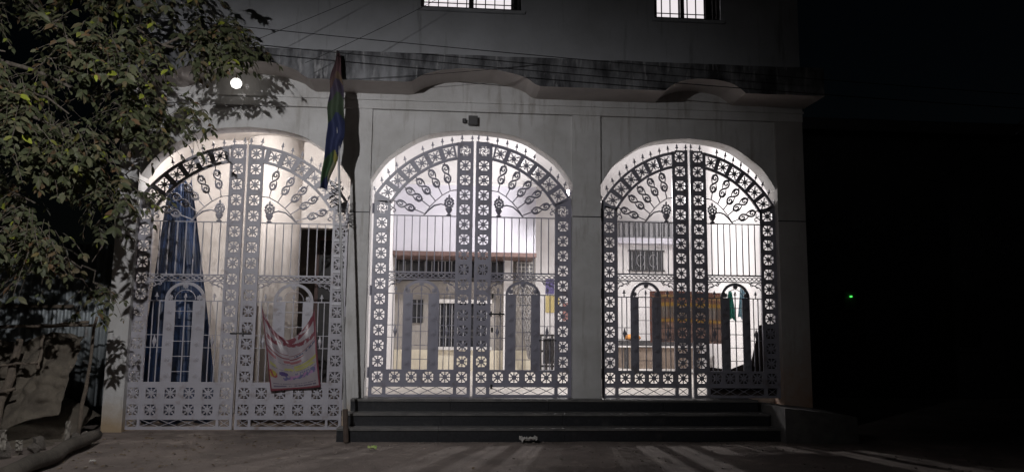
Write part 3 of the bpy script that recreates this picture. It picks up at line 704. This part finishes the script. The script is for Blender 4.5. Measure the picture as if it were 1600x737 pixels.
# ------------------------------------------------------------------ torn banner on the left gate
WHITE = (.37, .33, .36); RED = (.21, .06, .08)
def bpos(u, v):      # u left-right, v top-bottom
    s = 1-u
    top = 1.80-.46*math.sin(math.pi*u)**.8 + (.0 if u < .5 else -.03)
    bot = .58+.06*u
    xl = -2.76+.19*v; xr = -2.00+.13*v
    x = xl+(xr-xl)*u
    z = top+(bot-top)*v
    y = .055+.020*math.sin(9*u+4*v)-.03*math.sin(math.pi*u)*(1-v)+.012*math.sin(23*u-9*v)*(1-v)-.02*math.sin(math.pi*v)
    return (x, y, z)
def bcol(u, v):
    n = mnoise.noise((u*14, v*14, 1)); n2 = mnoise.noise((u*40, v*9, 5))
    if u < .025 or u > .975 or v > .972: return RED
    if v < .10 or (v < .30 and abs(v-.10-.20*abs(u-.5)*2) < .035): return RED if n > -.25 else WHITE
    if .33 < v < .345 or (.40 < v < .425 and .05 < u < .75): return RED
    if .46 < v < .50 and (u < .22 or .38 < u < .7): return (.33, .13, .15)
    if .36 < v < .39 and u > .6 and n2 > -.2: return (.10, .10, .16)
    if .54 < v < .585 and u > .55: return (.40, .38, .14)
    if .60 < v < .64 and .05 < u < .95 and n > -.3: return (.42, .40, .16) if u > .35 or u < .22 else WHITE
    if (u-.10)**2/.008+(v-.76)**2/.003 < 1: return (.32, .08, .09) if n > 0 else (.40, .33, .08)
    if (u-.32)**2/.008+(v-.72)**2/.0016 < 1: return (.10, .07, .20)
    if abs(v-(.80-.12*(u-.3))) < .035 and .3 < u < .95 and n > -.2: return (.15, .15, .28) if n < .2 else (.40, .22, .40)
    if .68 < v < .72 and u > .55 and n2 > -.1: return (.17, .17, .30)
    if (.885 < v < .90 or .925 < v < .94) and .08 < u < .92 and n2 > -.25: return (.16, .14, .20)
    if (.645 < v < .66 or .52 < v < .53) and .1 < u < .9 and n2 > -.1: return (.22, .20, .26)
    return WHITE
o = printed('torn_banner', 'banner_print', 64, 90, bpos, bcol)
tag(o, 'sagging white printed banner with red border tied to the left gate', 'banner')
md = o.modifiers.new('thick', 'SOLIDIFY'); md.thickness = .002
# hoarding hung behind the right gate
def hpos(u, v): return (3.03+1.17*u, .235+.015*math.sin(7*u+3*v)+.01*math.sin(16*u), 2.10-.78*v+.012*math.sin(5*u))
def hcol(u, v):
    n = mnoise.noise((u*9, v*11, 2))
    if u < .03 or v < .04: return (.20, .10, .08)
    if .08 < v < .16: return (.32, .20, .10) if n > -.1 else (.20, .10, .07)
    if .22 < v < .29 or .54 < v < .60: return (.36, .22, .06)
    if .30 < v < .53: return (.22, .19, .17) if abs((u*22) % 1-.5) > .22 else (.16, .12, .10)
    if v > .62: return (.26, .17, .14) if n > 0 else (.14, .10, .09)
    return (.20, .11, .08)
o = printed('hoarding_sheet', 'hoarding_print', 60, 40, hpos, hcol)
tag(o, 'brown printed sheet with orange bands hung behind the right gate', 'banner')

# ------------------------------------------------------------------ flag and pole
F = empty('flagpole', (-1.355, -.90, 0)); tag(F, 'thin steel flagpole leaning before the pier between left and middle gateways', 'pole')
top = Vector((-.335, .02, 5.32))
MB().tube([Vector((0, 0, 0)), top*.08], [.036, .034], 10).build('rusty_foot', 'rust', F)
MB().tube([top*.081, top], [.020, .015], 10).build('pole', 'steel', F)
MB().lathe([(.004, -.02), (.022, 0), (.004, .03)], 8, tuple(top)).build('pole_tip', 'steel', F)
def pole_at(z): return Vector((-1.355, -.90, 0))+top*(z/5.32)
FZ = [0, .23, .415, .60, .665, .755, .866, 1.0]
FL = [-1.677, -1.747, -1.759, -1.763, -1.766, -1.785, -1.802, -1.817]; FR = [-1.642, -1.572, -1.541, -1.528, -1.558, -1.603, -1.664, -1.731]
def fpos(u, v):     # v down the pole, u towards the left edge
    z = 5.325-2.0*v; p = pole_at(z)
    r = interp(FZ, FR, v); x = r+(interp(FZ, FL, v)-r)*u
    y = p.y-.030+.040*math.sin(u*8+v*4)*(.35+v)-.03*math.sin(v*7)+.012*math.sin(v*31+u*5)
    return (x+.008*math.sin(v*26), y, z+.05*math.sin(u*2.6)*v)
def fcol(u, v):
    w = v+.04*math.sin(u*4)-.02
    if w < .17: return (.075, .035, .04) if u < .6 else (.05, .025, .03)
    if w < .23: return (.10, .065, .04) if u < .5 else (.07, .04, .035)
    if w < .33: return (.045, .035, .06)
    if w < .475: return (.035, .055, .03)
    if w < .74: return (.020, .028, .085)
    if w < .80: return (.22, .20, .05) if u < .35 else (.04, .08, .035)
    if w < .93: return (.04, .085, .035) if u > .25 else (.16, .16, .10)
    return (.020, .028, .085)
o = printed('flag', 'flag_print', 26, 90, fpos, fcol); md = o.modifiers.new('thick', 'SOLIDIFY'); md.thickness = .003
tag(o, 'limp drooping flag in maroon, green and blue at the top of the flagpole', 'flag')
# knotted wires where pole passes the gate head
wr = MB()
for k in range(6):
    p = pole_at(3.15+.06*k); pts = []
    for i in range(12):
        a = i*.75+k; pts.append((p.x-.06+.09*math.cos(a)*(1-.04*i), p.y+.03+.05*math.sin(a), p.z+.03*math.sin(i*1.3+k)))
    wr.tube(pts, .006, 4)
tag(wr.build('tangled_wire', 'cable'), 'small tangle of dark wire tied round the flagpole below the flag', 'wire')

# ------------------------------------------------------------------ wall lamp, box, cables
L = empty('wall_bulb', (-3.19, -.05, 5.0)); tag(L, 'bright white bulb glowing under the ledge through the leaves', 'lamp')
MB().tube([(0, .03, .02), (0, -.10, .02), (0, -.20, .0)], .012, 6).build('bracket', 'dark_metal', L)
bm_ = MB(); bm_.lathe([(.02, .075), (.05, .06), (.078, .02), (.08, -.01), (.06, -.055), (.02, -.075)], 16, (0, -.26, -.0)); bm_.build('bulb', 'bulb_wall', L, smooth=True)
K = empty('junction_box', (.265, -.056, 4.56)); tag(K, 'small black square box fixed above the middle archway', 'box')
MB().box(-.07, .07, -.005, .05, 0, .14).build('box_body', 'black_metal', K); MB().box(-.062, .062, -.012, -.0055, .008, .132).build('box_lid', 'dark_metal', K)
MB().lathe([(.032, 0), (.032, .06)], 10, (-.13, .03, .035)).build('side_sensor', 'dark_metal', K)
def cable(p0, p1, sag, r, label, nm='overhead_cable'):
    p0 = Vector(p0); p1 = Vector(p1); pts = []
    for i in range(41):
        t = i/40; p = p0.lerp(p1, t); p.z -= sag*4*t*(1-t); pts.append(p)
    tag(MB().tube(pts, r, 5).build(nm, 'cable'), label, 'cable', 'overhead cables')
cable((-6.3, -1.3, 5.72), (9.5, -1.0, 4.98), .10, .006, 'upper black cable sloping down to the right across the upper wall')
cable((-6.3, -1.2, 5.52), (9.5, -.9, 4.80), .10, .007, 'lower black cable running along the stained ledge')
cable((-2.05, -1.15, 5.05), (1.8, -.2, 7.9), .12, .004, 'thin wire rising from the flag top to the upper window')
cable((-3.6, -1.25, 4.9), (-.6, -.2, 6.9), .04, .004, 'thin wire rising out of the tree towards the upper wall')
cable((-1.8, -.70, 4.97), (1.2, -.68, 5.32), .03, .004, 'thin wire slung along the front of the ledge near the flag')

for k, (a, b) in enumerate((((6.2, 1.5, 2.5), (10.5, -1.5, 6.4)), ((6.9, 2.0, 3.2), (9.6, -2.5, 5.6)))):
    cable(a, b, .1, .012, ('upper', 'lower')[k]+' faint wire slanting up in the dark at the far right')
# ------------------------------------------------------------------ street lamp (its head hangs just above the view)
L = empty('street_lamp', (-3.6, -8.2, 0)); tag(L, 'street lamp on a steel post across the road to the left', 'street lamp')
hx, hy, hz_ = 1.25, .5, 4.70
MB().tube([(0, 0, -.05), (0, 0, 5.0)], [.07, .05], 12).build('post', 'steel', L)
MB().tube([(0, 0, 4.95), (.3, .12, 5.05), (hx*.75, hy*.75, 5.0), (hx, hy, 4.86)], .022, 8).build('arm', 'steel', L)
MB().lathe([(.16, 4.70), (.15, 4.76), (.10, 4.83), (.03, 4.87)], 20, (hx, hy, 0)).build('shade', 'white_metal', L, smooth=True)
MB().lathe([(.012, hz_+.03), (.05, hz_+.05), (.05, hz_+.10), (.02, hz_+.13)], 14, (hx, hy, 0)).build('bulb', 'bulb_street', L, smooth=True)
sl = lamp('street_light', 'SPOT', (hx, hy, hz_), STREET_W, (1.0, .985, .99), .05, L)
sl.data.spot_size = R(129); sl.data.spot_blend = 1.0
sl.rotation_euler = Vector((-1.6, 7.7, -1.7)).to_track_quat('-Z', 'Y').to_euler()

# ------------------------------------------------------------------ left side: fence, sacking, sticks, rubble, log
Fn = empty('tin_fence', (-6.9, .8, 0)); tag(Fn, 'corrugated grey tin sheet fence behind the tree on the left', 'fence')
for k in range(4):
    mb = MB(); nn = 48; x0 = -1.7+k*.86
    for z in (.3, 2.78+.05*((k*7) % 3-1)):
        for i in range(nn+1): mb.v.append((x0+.85*i/nn, .028*math.sin(i/nn*2*math.pi*8)-.004*k, z))
    for i in range(nn): mb.f.append((i, i+1, nn+2+i, nn+1+i))
    sh = mb.build('tin_sheet', 'tin', Fn, smooth=True); md = sh.modifiers.new('thick', 'SOLIDIFY'); md.thickness = .003
for z in (1.75, 2.45): MB().box(-1.7, 1.2, -.09, -.04, z, z+.05).build('fence_rail', 'stick', Fn)
# sacking sheet draped over a rail
sk = MB(); nu, nv = 110, 60
for j in range(nv+1):
    for i in range(nu+1):
        u = i/nu; t = j/nv; x = -7.2+2.35*u
        zt = 1.40-.10*math.sin(u*3)+.05*math.sin(u*17)
        zl = .28-.20*(1-u)+.10*math.sin(u*8)
        y = -.72-.55*t-.10*(1-u)+.09*math.sin(u*11+t*2)*t+.13*mnoise.noise((u*9, t*5, 0))+.06*mnoise.noise((u*24, t*9, 0))+.03*abs(mnoise.noise((u*50, t*12, 0)))
        sk.v.append((x, y, zt+(zl-zt)*t+.02*mnoise.noise((u*20, t*8, 3))))
for j in range(nv):
    for i in range(nu):
        a = j*(nu+1)+i; sk.f.append((a, a+1, a+nu+2, a+nu+1))
o = sk.build('sacking_sheet', 'sacking', smooth=True); md = o.modifiers.new('thick', 'SOLIDIFY'); md.thickness = .012
tag(o, 'brown sacking sheet draped over sticks at the lower left', 'sheet')
mound = grid(-8.5, -4.95, -2.3, .6, 60, 46, lambda x, y: max(-.05, (.42*math.exp(-((x+7.0)/1.5)**2-((y+.7)/1.0)**2)+.9*math.exp(-((x+6.6)/1.5)**2-((y-.1)/.55)**2)) + .10*mnoise.noise((x*3, y*3, 0))+.05*mnoise.noise((x*9, y*9, 2)) - .08))
o = mound.build('debris_mound', 'sacking', smooth=True); struct(o)
sticks = [((-7.0, -1.05, 1.42), (-4.72, -.70, 1.50), .022, 'long stick laid level along the top of the sacking'),
          ((-5.50, -1.45, .12), (-5.46, -1.12, 1.28), .055, 'upright grey plank post standing before the sacking'),
          ((-5.16, -1.22, .95), (-5.22, -1.02, 1.36), .022, 'short upright stick beside the plank post'),
          ((-4.80, -.80, .05), (-4.76, -.62, 1.62), .024, 'thin upright stake at the right end of the sacking'),
          ((-6.1, -1.35, .95), (-5.15, -1.25, 1.02), .018, 'thin stick lying across the sacking near the post'),
          ((-6.2, -1.55, .50), (-5.3, -1.40, .72), .024, 'slanting stick low on the left of the sacking'),
          ((-6.5, -1.0, 1.2), (-5.7, -.45, 2.45), .012, 'thin bare twig leaning against the tin fence'),
          ((-6.3, -.95, 1.2), (-5.85, -.35, 2.3), .010, 'second thin bare twig leaning against the tin fence'),
          ((-5.6, -.7, 1.45), (-4.85, -.6, 1.53), .026, 'short thick stick on the sacking beside the left pier')]
for p0, p1, r, lb in sticks:
    p0 = Vector(p0); p1 = Vector(p1); pts = [p0.lerp(p1, i/8)+Vector((rnd.uniform(-1, 1), rnd.uniform(-1, 1), rnd.uniform(-1, 1)))*r*.5 for i in range(9)]
    tag(MB().tube(pts, [r*(1.1-.3*i/8)*rnd.uniform(.9, 1.1) for i in range(9)], 8).build('stick', 'stick', smooth=True), lb, 'stick', 'sticks by the sacking')
pts = [Vector((-4.1, -3.75, .085)).lerp(Vector((-4.50, -.92, .11)), i/14)+Vector((.02*math.sin(i*1.3), 0, .012*math.sin(i*.8))) for i in range(15)]
tag(MB().tube(pts, [.088*(1+.05*math.sin(i*2.1))-.0012*i for i in range(15)], 14).build('fallen_log', 'log', smooth=True), 'long straight log lying on the ground at the lower left', 'log')
def rock_mesh(name, m, seed, n=2):
    import bmesh
    bm = bmesh.new(); bmesh.ops.create_icosphere(bm, subdivisions=n, radius=1)
    for v in bm.verts:
        v.co *= 1+.6*mnoise.noise(v.co*1.1+Vector((seed, 0, 0)))+.3*mnoise.noise(v.co*4+Vector((0, seed, 0)))
    me = bpy.data.meshes.new(name); bm.to_mesh(me); bm.free(); me.materials.append(MATS[m]); return me
rk = [rock_mesh('rubble', 'concrete_chunk', s) for s in (1, 5, 9)]
rub = [(-5.05, -2.15, .16, 'pale upright lump of broken concrete beside the log'), (-5.3, -2.0, .13, 'grey rubble lump left of the pale concrete lump'), (-5.55, -2.25, .15, 'rounded rubble lump at the left edge of the picture'), (-4.85, -1.75, .09, 'small rubble lump behind the log'),
       (-5.7, -1.85, .19, 'large dark rubble lump against the sacking'), (-4.95, -1.45, .10, 'small rubble lump at the foot of the plank post'), (-4.72, -1.02, .10, 'broken lump at the foot of the left pier'), (-5.2, -2.45, .12, 'rubble lump lowest in the corner beside the log'), (-4.70, -.8, .085, 'pale chip of rubble leaning on the stake')]
for i, (x, y, r, lb) in enumerate(rub):
    o = link('rubble_lump', rk[i % 3], None, (x, y, r*.6+max(0, .0)), (rnd.uniform(0, 6), rnd.uniform(0, 6), rnd.uniform(0, 6)), (r*.75, r*.65, r*rnd.uniform(.5, 1.0)))
    tag(o, lb, 'rubble', 'rubble by the log')
for x, y, z, sx, sy, sz, lb in ((-4.98, -2.2, .10, .05, .10, .22, 'pale torn plastic strip standing in the rubble beside the log'), (-5.32, -2.3, .10, .09, .05, .10, 'pale crumpled paper among the rubble at the left edge'), (-4.72, -1.25, .05, .03, .06, .26, 'pale shredded strip hanging near the stake'), (-5.05, -1.7, .02, .04, .05, .12, 'small pale scrap between the plank post and the log')):
    g_ = grid(-1, 1, -1, 1, 8, 8, lambda a, b: mnoise.noise((a*2+x, b*2, 0)))
    g_.v = [(x+a*sx*(1+.4*c), y+c*sy, z+(b+1)*sz*.5) for a, b, c in g_.v]
    o = g_.build('scrap', 'scrap'); md = o.modifiers.new('thick', 'SOLIDIFY'); md.thickness = .003; tag(o, lb, 'litter', 'pale scraps in the rubble')
# pebbles on the street (too many to count)
pm = rock_mesh('pebble', 'pebble', 3, 1)
pv = [tuple(v.co) for v in pm.vertices]; pf = [tuple(p.vertices) for p in pm.polygons]
mb = MB()
for k in range(900):
    x = rnd.uniform(-5, 7); y = rnd.uniform(-3.2, -.9); r = .004+.014*rnd.random()**4; b = len(mb.v); zb = gz(x, y)
    if rnd.random() < .35: y = -.87-abs(rnd.gauss(0, .06))
    mb.v += [(x+a*r, y+b_*r, zb+c*r*.7+r*.2) for a, b_, c in pv]; mb.f += [tuple(b+i for i in f) for f in pf]
o = mb.build('pebbles', 'pebble'); o['kind'] = 'stuff'; o['label'] = 'fine grit and pebbles strewn over the street'; o['category'] = 'pebbles'
mb = MB(); lv_, lf_ = [(0, 0, .004), (.02, .012, .010), (.02, -.012, .008), (.05, .009, .006), (.05, -.009, .012), (.07, 0, .003)], [(0, 2, 1), (1, 2, 4, 3), (3, 4, 5)]
for k in range(170):
    x = -4.6+abs(rnd.gauss(0, 1.6)); y = -.25-2.6*rnd.random(); a = rnd.uniform(0, 6.3); sc_ = rnd.uniform(.6, 1.3); b = len(mb.v)
    if x > -1.6 and y > -1: continue
    mb.v += [(x+(p[0]*math.cos(a)-p[1]*math.sin(a))*sc_, y+(p[0]*math.sin(a)+p[1]*math.cos(a))*sc_, max(gz(x, y), .012 if y > -.3 else -.02)+.004+p[2]*sc_*rnd.uniform(.7, 1.8)) for p in lv_]; mb.f += [tuple(b+i for i in f) for f in lf_]
o = mb.build('leaf_litter', 'dry_leaf'); o['kind'] = 'stuff'; o['label'] = 'dry fallen leaves scattered on the ground below the tree'; o['category'] = 'leaves'
# litter
def crumple(name, m, c, s, seed, label):
    mb = grid(-1, 1, -1, 1, 14, 10, lambda x, y: .5+.55*mnoise.noise((x*2+seed, y*2, 0))+.3*mnoise.noise((x*5, y*5, seed)))
    mb.v = [(c[0]+x*s[0]+.1*s[0]*mnoise.noise((x*3, y*3, 7)), c[1]+y*s[1], c[2]+max(z, .02)*s[2]) for x, y, z in mb.v]
    o = mb.build(name, m, smooth=False); md = o.modifiers.new('thick', 'SOLIDIFY'); md.thickness = .002
    return tag(o, label, 'litter', 'litter on the street')
crumple('plastic_bag', 'litter_white', (1.05, -.93, .0), (.12, .06, .10), 2, 'crumpled white plastic bag at the foot of the black steps')
crumple('paper_scrap', 'litter_green', (-.95, -1.55, .0), (.055, .04, .06), 5, 'small yellow green scrap on the ground left of the steps')
crumple('paper_scrap', 'litter_white', (-3.9, -2.4, .0), (.03, .02, .03), 8, 'tiny pale scrap on the ground beside the log')

# ------------------------------------------------------------------ the dark right side
NB = empty('neighbour_house', (11.5, 7, 0)); tag(NB, 'unlit dark house in the night at the far right', 'building')
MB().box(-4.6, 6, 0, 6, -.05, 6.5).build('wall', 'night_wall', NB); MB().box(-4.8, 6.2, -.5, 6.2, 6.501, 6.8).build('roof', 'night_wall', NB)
for x in (-2.6, .4):
    w = MB().box(x, x+1.3, -.03, -.001, 1.2, 2.6).build('window', 'dark_glass', NB); MB().box(x-.08, x+1.38, -.10, -.031, 1.08, 1.19).build('sill', 'night_wall', w)
K = empty('meter_box', (9.75, 6.85, 2.3)); tag(K, 'dark meter box with a small glowing green light on the right', 'box')
MB().box(-.15, .15, -.06, .149, -.2, .22).build('box_body', 'dark_metal', K)
MB().lathe([(.006, -.02), (.03, -.012), (.03, .012), (.006, .02)], 12, (0, -.085, .10)).build('indicator', 'green_led', K)

# ------------------------------------------------------------------ tree
TX, TY = -7.1, -2.4
Tr = empty('leafy_tree', (TX, TY, 0)); tag(Tr, 'dusty leafy tree overhanging the upper left of the gateway', 'tree')
def tloc(p): return (p[0]-TX, p[1]-TY, p[2])
tk = [(-7.1, -2.4, -.1), (-7.05, -2.4, 1.2), (-6.95, -2.45, 2.4), (-6.9, -2.5, 3.6), (-6.7, -2.4, 4.8), (-6.4, -2.3, 6.2)]
MB().tube([tloc(p) for p in tk], [.26, .21, .19, .17, .13, .07], 14).build('trunk', 'bark', Tr, smooth=True)
# clumps: centre, radii, number of sprays
CL = [(-5.1, -2.6, 4.55, .75, .5, .6, 105), (-4.35, -2.3, 4.65, .75, .5, .55, 90), (-5.0, -2.8, 3.75, .6, .4, .5, 60), (-4.45, -2.4, 3.9, .6, .4, .5, 62),
      (-4.75, -2.4, 3.35, .65, .4, .42, 72), (-4.15, -2.1, 3.35, .42, .35, .45, 60), (-5.25, -2.8, 2.95, .5, .35, .36, 44), (-4.75, -2.3, 2.85, .45, .35, .42, 48),
      (-4.75, -2.5, 2.45, .36, .3, .22, 20), (-4.70, -2.2, 2.18, .28, .22, .16, 11), (-4.50, -1.5, 1.95, .12, .15, .16, 4),
      (-3.65, -1.9, 4.95, .75, .4, .52, 90), (-3.12, -1.6, 5.12, .46, .35, .40, 64), (-2.85, -1.4, 5.0, .22, .25, .22, 22), (-3.95, -1.9, 4.1, .5, .35, .42, 52),
      (-3.60, -1.5, 4.30, .40, .3, .20, 20), (-4.10, -1.45, 3.30, .26, .25, .26, 24), (-4.45, -1.5, 2.75, .20, .2, .30, 15), (-4.52, -1.4, 2.28, .20, .2, .20, 10),
      (-4.36, -1.35, 1.98, .12, .15, .12, 5), (-5.3, -2.7, 2.32, .3, .3, .14, 8), (-5.6, -2.6, 2.1, .3, .3, .16, 4), (-5.8, -2.8, 4.2, .6, .5, .9, 60), (-4.25, -2.2, 5.65, 1.35, .6, .45, 80), (-5.6, -2.6, 5.6, .8, .6, .5, 40)]
def limb(a, b, r0, r1):
    a = Vector(a); b = Vector(b); pts = []
    for i in range(9):
        t = i/8; p = a.lerp(b, t); p.z += .35*math.sin(t*math.pi)*(.4 if b.z < a.z else .25); p += Vector((rnd.uniform(-.05, .05), rnd.uniform(-.05, .05), rnd.uniform(-.05, .05)))*(1 if 0 < i < 8 else 0)
        pts.append(tloc(p))
    MB().tube(pts, [r0+(r1-r0)*i/8 for i in range(9)], 7).build('limb', 'bark', Tr, smooth=True)
for i, c in enumerate(CL):
    src = tk[3] if c[2] < 3.2 else (tk[4] if c[2] < 4.6 else tk[5])
    if i in (10, 19): src = CL[9][:3]
    if i in (17, 18): src = CL[16][:3]
    if i == 16: src = CL[5][:3]
    if i in (12, 13): src = CL[11][:3]
    if i == 15: src = CL[14][:3]
    limb(src, c[:3], .05 if src in tk else .018, .008)
def leaf_geo(L=.1, w=.045):
    # folded ovate blade along +x, drooping tip
    v = [(0, 0, 0), (.25*L, w*.42, .012*L*5), (.25*L, -w*.42, .012*L*5), (.30*L, 0, 0), (.58*L, w*.48, .03*L), (.58*L, -w*.48, .03*L), (.62*L, 0, -.03*L), (L, 0, -.14*L)]
    f = [(0, 3, 1), (0, 2, 3), (1, 3, 6, 4), (2, 5, 6, 3), (4, 6, 7), (5, 7, 6)]
    return v, f
LV, LF = leaf_geo(); LV = [Vector(p) for p in LV]
LM = bpy.data.meshes.new('leaf'); LM.from_pydata([tuple(v) for v in LV], [], LF); LM.materials.append(MATS['leaf_single']); LM.polygons.foreach_set('use_smooth', [True]*len(LF))
leaves = []; twigs = MB()
camp = Vector((0, -11.4, 1.46))
for ci, (cx_, cy_, cz_, rx, ry, rz, ns) in enumerate(CL):
    for s_ in range(int(ns*2.35)):
        while True:
            d = Vector((rnd.uniform(-1, 1), rnd.uniform(-1, 1), rnd.uniform(-1, 1)))
            if .25 < d.length < 1: break
        d *= .55+.5*d.length
        base = Vector((cx_+d.x*rx, cy_+d.y*ry, cz_+d.z*rz))
        if mnoise.noise(base*1.6+Vector((3, 1, 7))) < (-.02 if cz_ > 3 else .06) and cz_ < 5.4: continue
        w_ = base-Vector((-3.19, -.31, 5.0)); ax_ = (Vector((0, -11.4, 1.46))-Vector((-3.19, -.31, 5.0))).normalized()
        if (w_-ax_*w_.dot(ax_)).length < .27: continue      # a gap in the leaves round the wall bulb
        dirv = Vector((d.x+rnd.uniform(-.6, .6), d.y*.8-.25+rnd.uniform(-.6, .5), -.35+rnd.uniform(-.5, .35))).normalized()
        ln = rnd.uniform(.22, .40); npair = rnd.choice((2, 3, 3, 4)); sidev = dirv.cross(Vector((0, 0, 1)))
        if sidev.length < .1: sidev = Vector((1, 0, 0))
        sidev.normalize(); upv = sidev.cross(dirv)
        rac = [base+dirv*ln*t+Vector((0, 0, -.10*ln*t*t*4)) for t in (0, .33, .66, 1)]
        twigs.tube([tloc(p) for p in rac], [.004, .0035, .003, .002], 3, caps=False)
        size = rnd.choice((.7, .9, 1.0, 1.15, 1.4))*rnd.uniform(.85, 1.1)
        for k in range(npair*2+1):
            if rnd.random() < .08: continue
            if k == npair*2: p = rac[-1]; dv = dirv.copy()
            else:
                t = .25+.7*(k//2)/max(1, npair-1); p = base+dirv*ln*t+Vector((0, 0, -.10*ln*t*t*4)); dv = (dirv*.45+sidev*(1 if k % 2 else -1)).normalized()
            dv = (dv+Vector((0, 0, -.45))+Vector((rnd.gauss(0, .18), rnd.gauss(0, .18), rnd.gauss(0, .18)))).normalized()
            nz = (upv+Vector((rnd.gauss(0, .5), rnd.gauss(0, .5)-.25, rnd.gauss(0, .4)))); nz = (nz-dv*nz.dot(dv)).normalized(); yv = nz.cross(dv)
            leaves.append((p, dv, yv, nz, size*rnd.uniform(.85, 1.15)))
# the 300 leaves that show largest are objects of their own, the rest one mass
def seen(l):
    return l[4]*abs(l[3].dot((camp-l[0]).normalized()))/(l[0]-camp).length*(1 if -5.4 < l[0].x < -2.4 and l[0].z < 5.2 else .2) + (.004 if l[0].y < -2.3 else 0)
leaves.sort(key=seen, reverse=True)
crown = MB()
for i, (p, dv, yv, nz, s) in enumerate(leaves):
    if i < 300:
        o = bpy.data.objects.new('leaf', LM); COL.objects.link(o); o.parent = Tr
        o.matrix_local = Matrix(((dv.x*s, yv.x*s, nz.x*s, p.x-TX), (dv.y*s, yv.y*s, nz.y*s, p.y-TY), (dv.z*s, yv.z*s, nz.z*s, p.z), (0, 0, 0, 1)))
    else:
        b = len(crown.v)
        for q in LV: crown.v.append(tloc(p+(dv*q.x+yv*q.y+nz*q.z)*s))
        crown.f += [tuple(b+k for k in f) for f in LF]
cr = crown.build('crown', 'leaf_mass', Tr, smooth=True); cr['kind'] = 'stuff'
twigs.build('twigs', 'bark', Tr)['kind'] = 'stuff'
print('leaves', len(leaves))
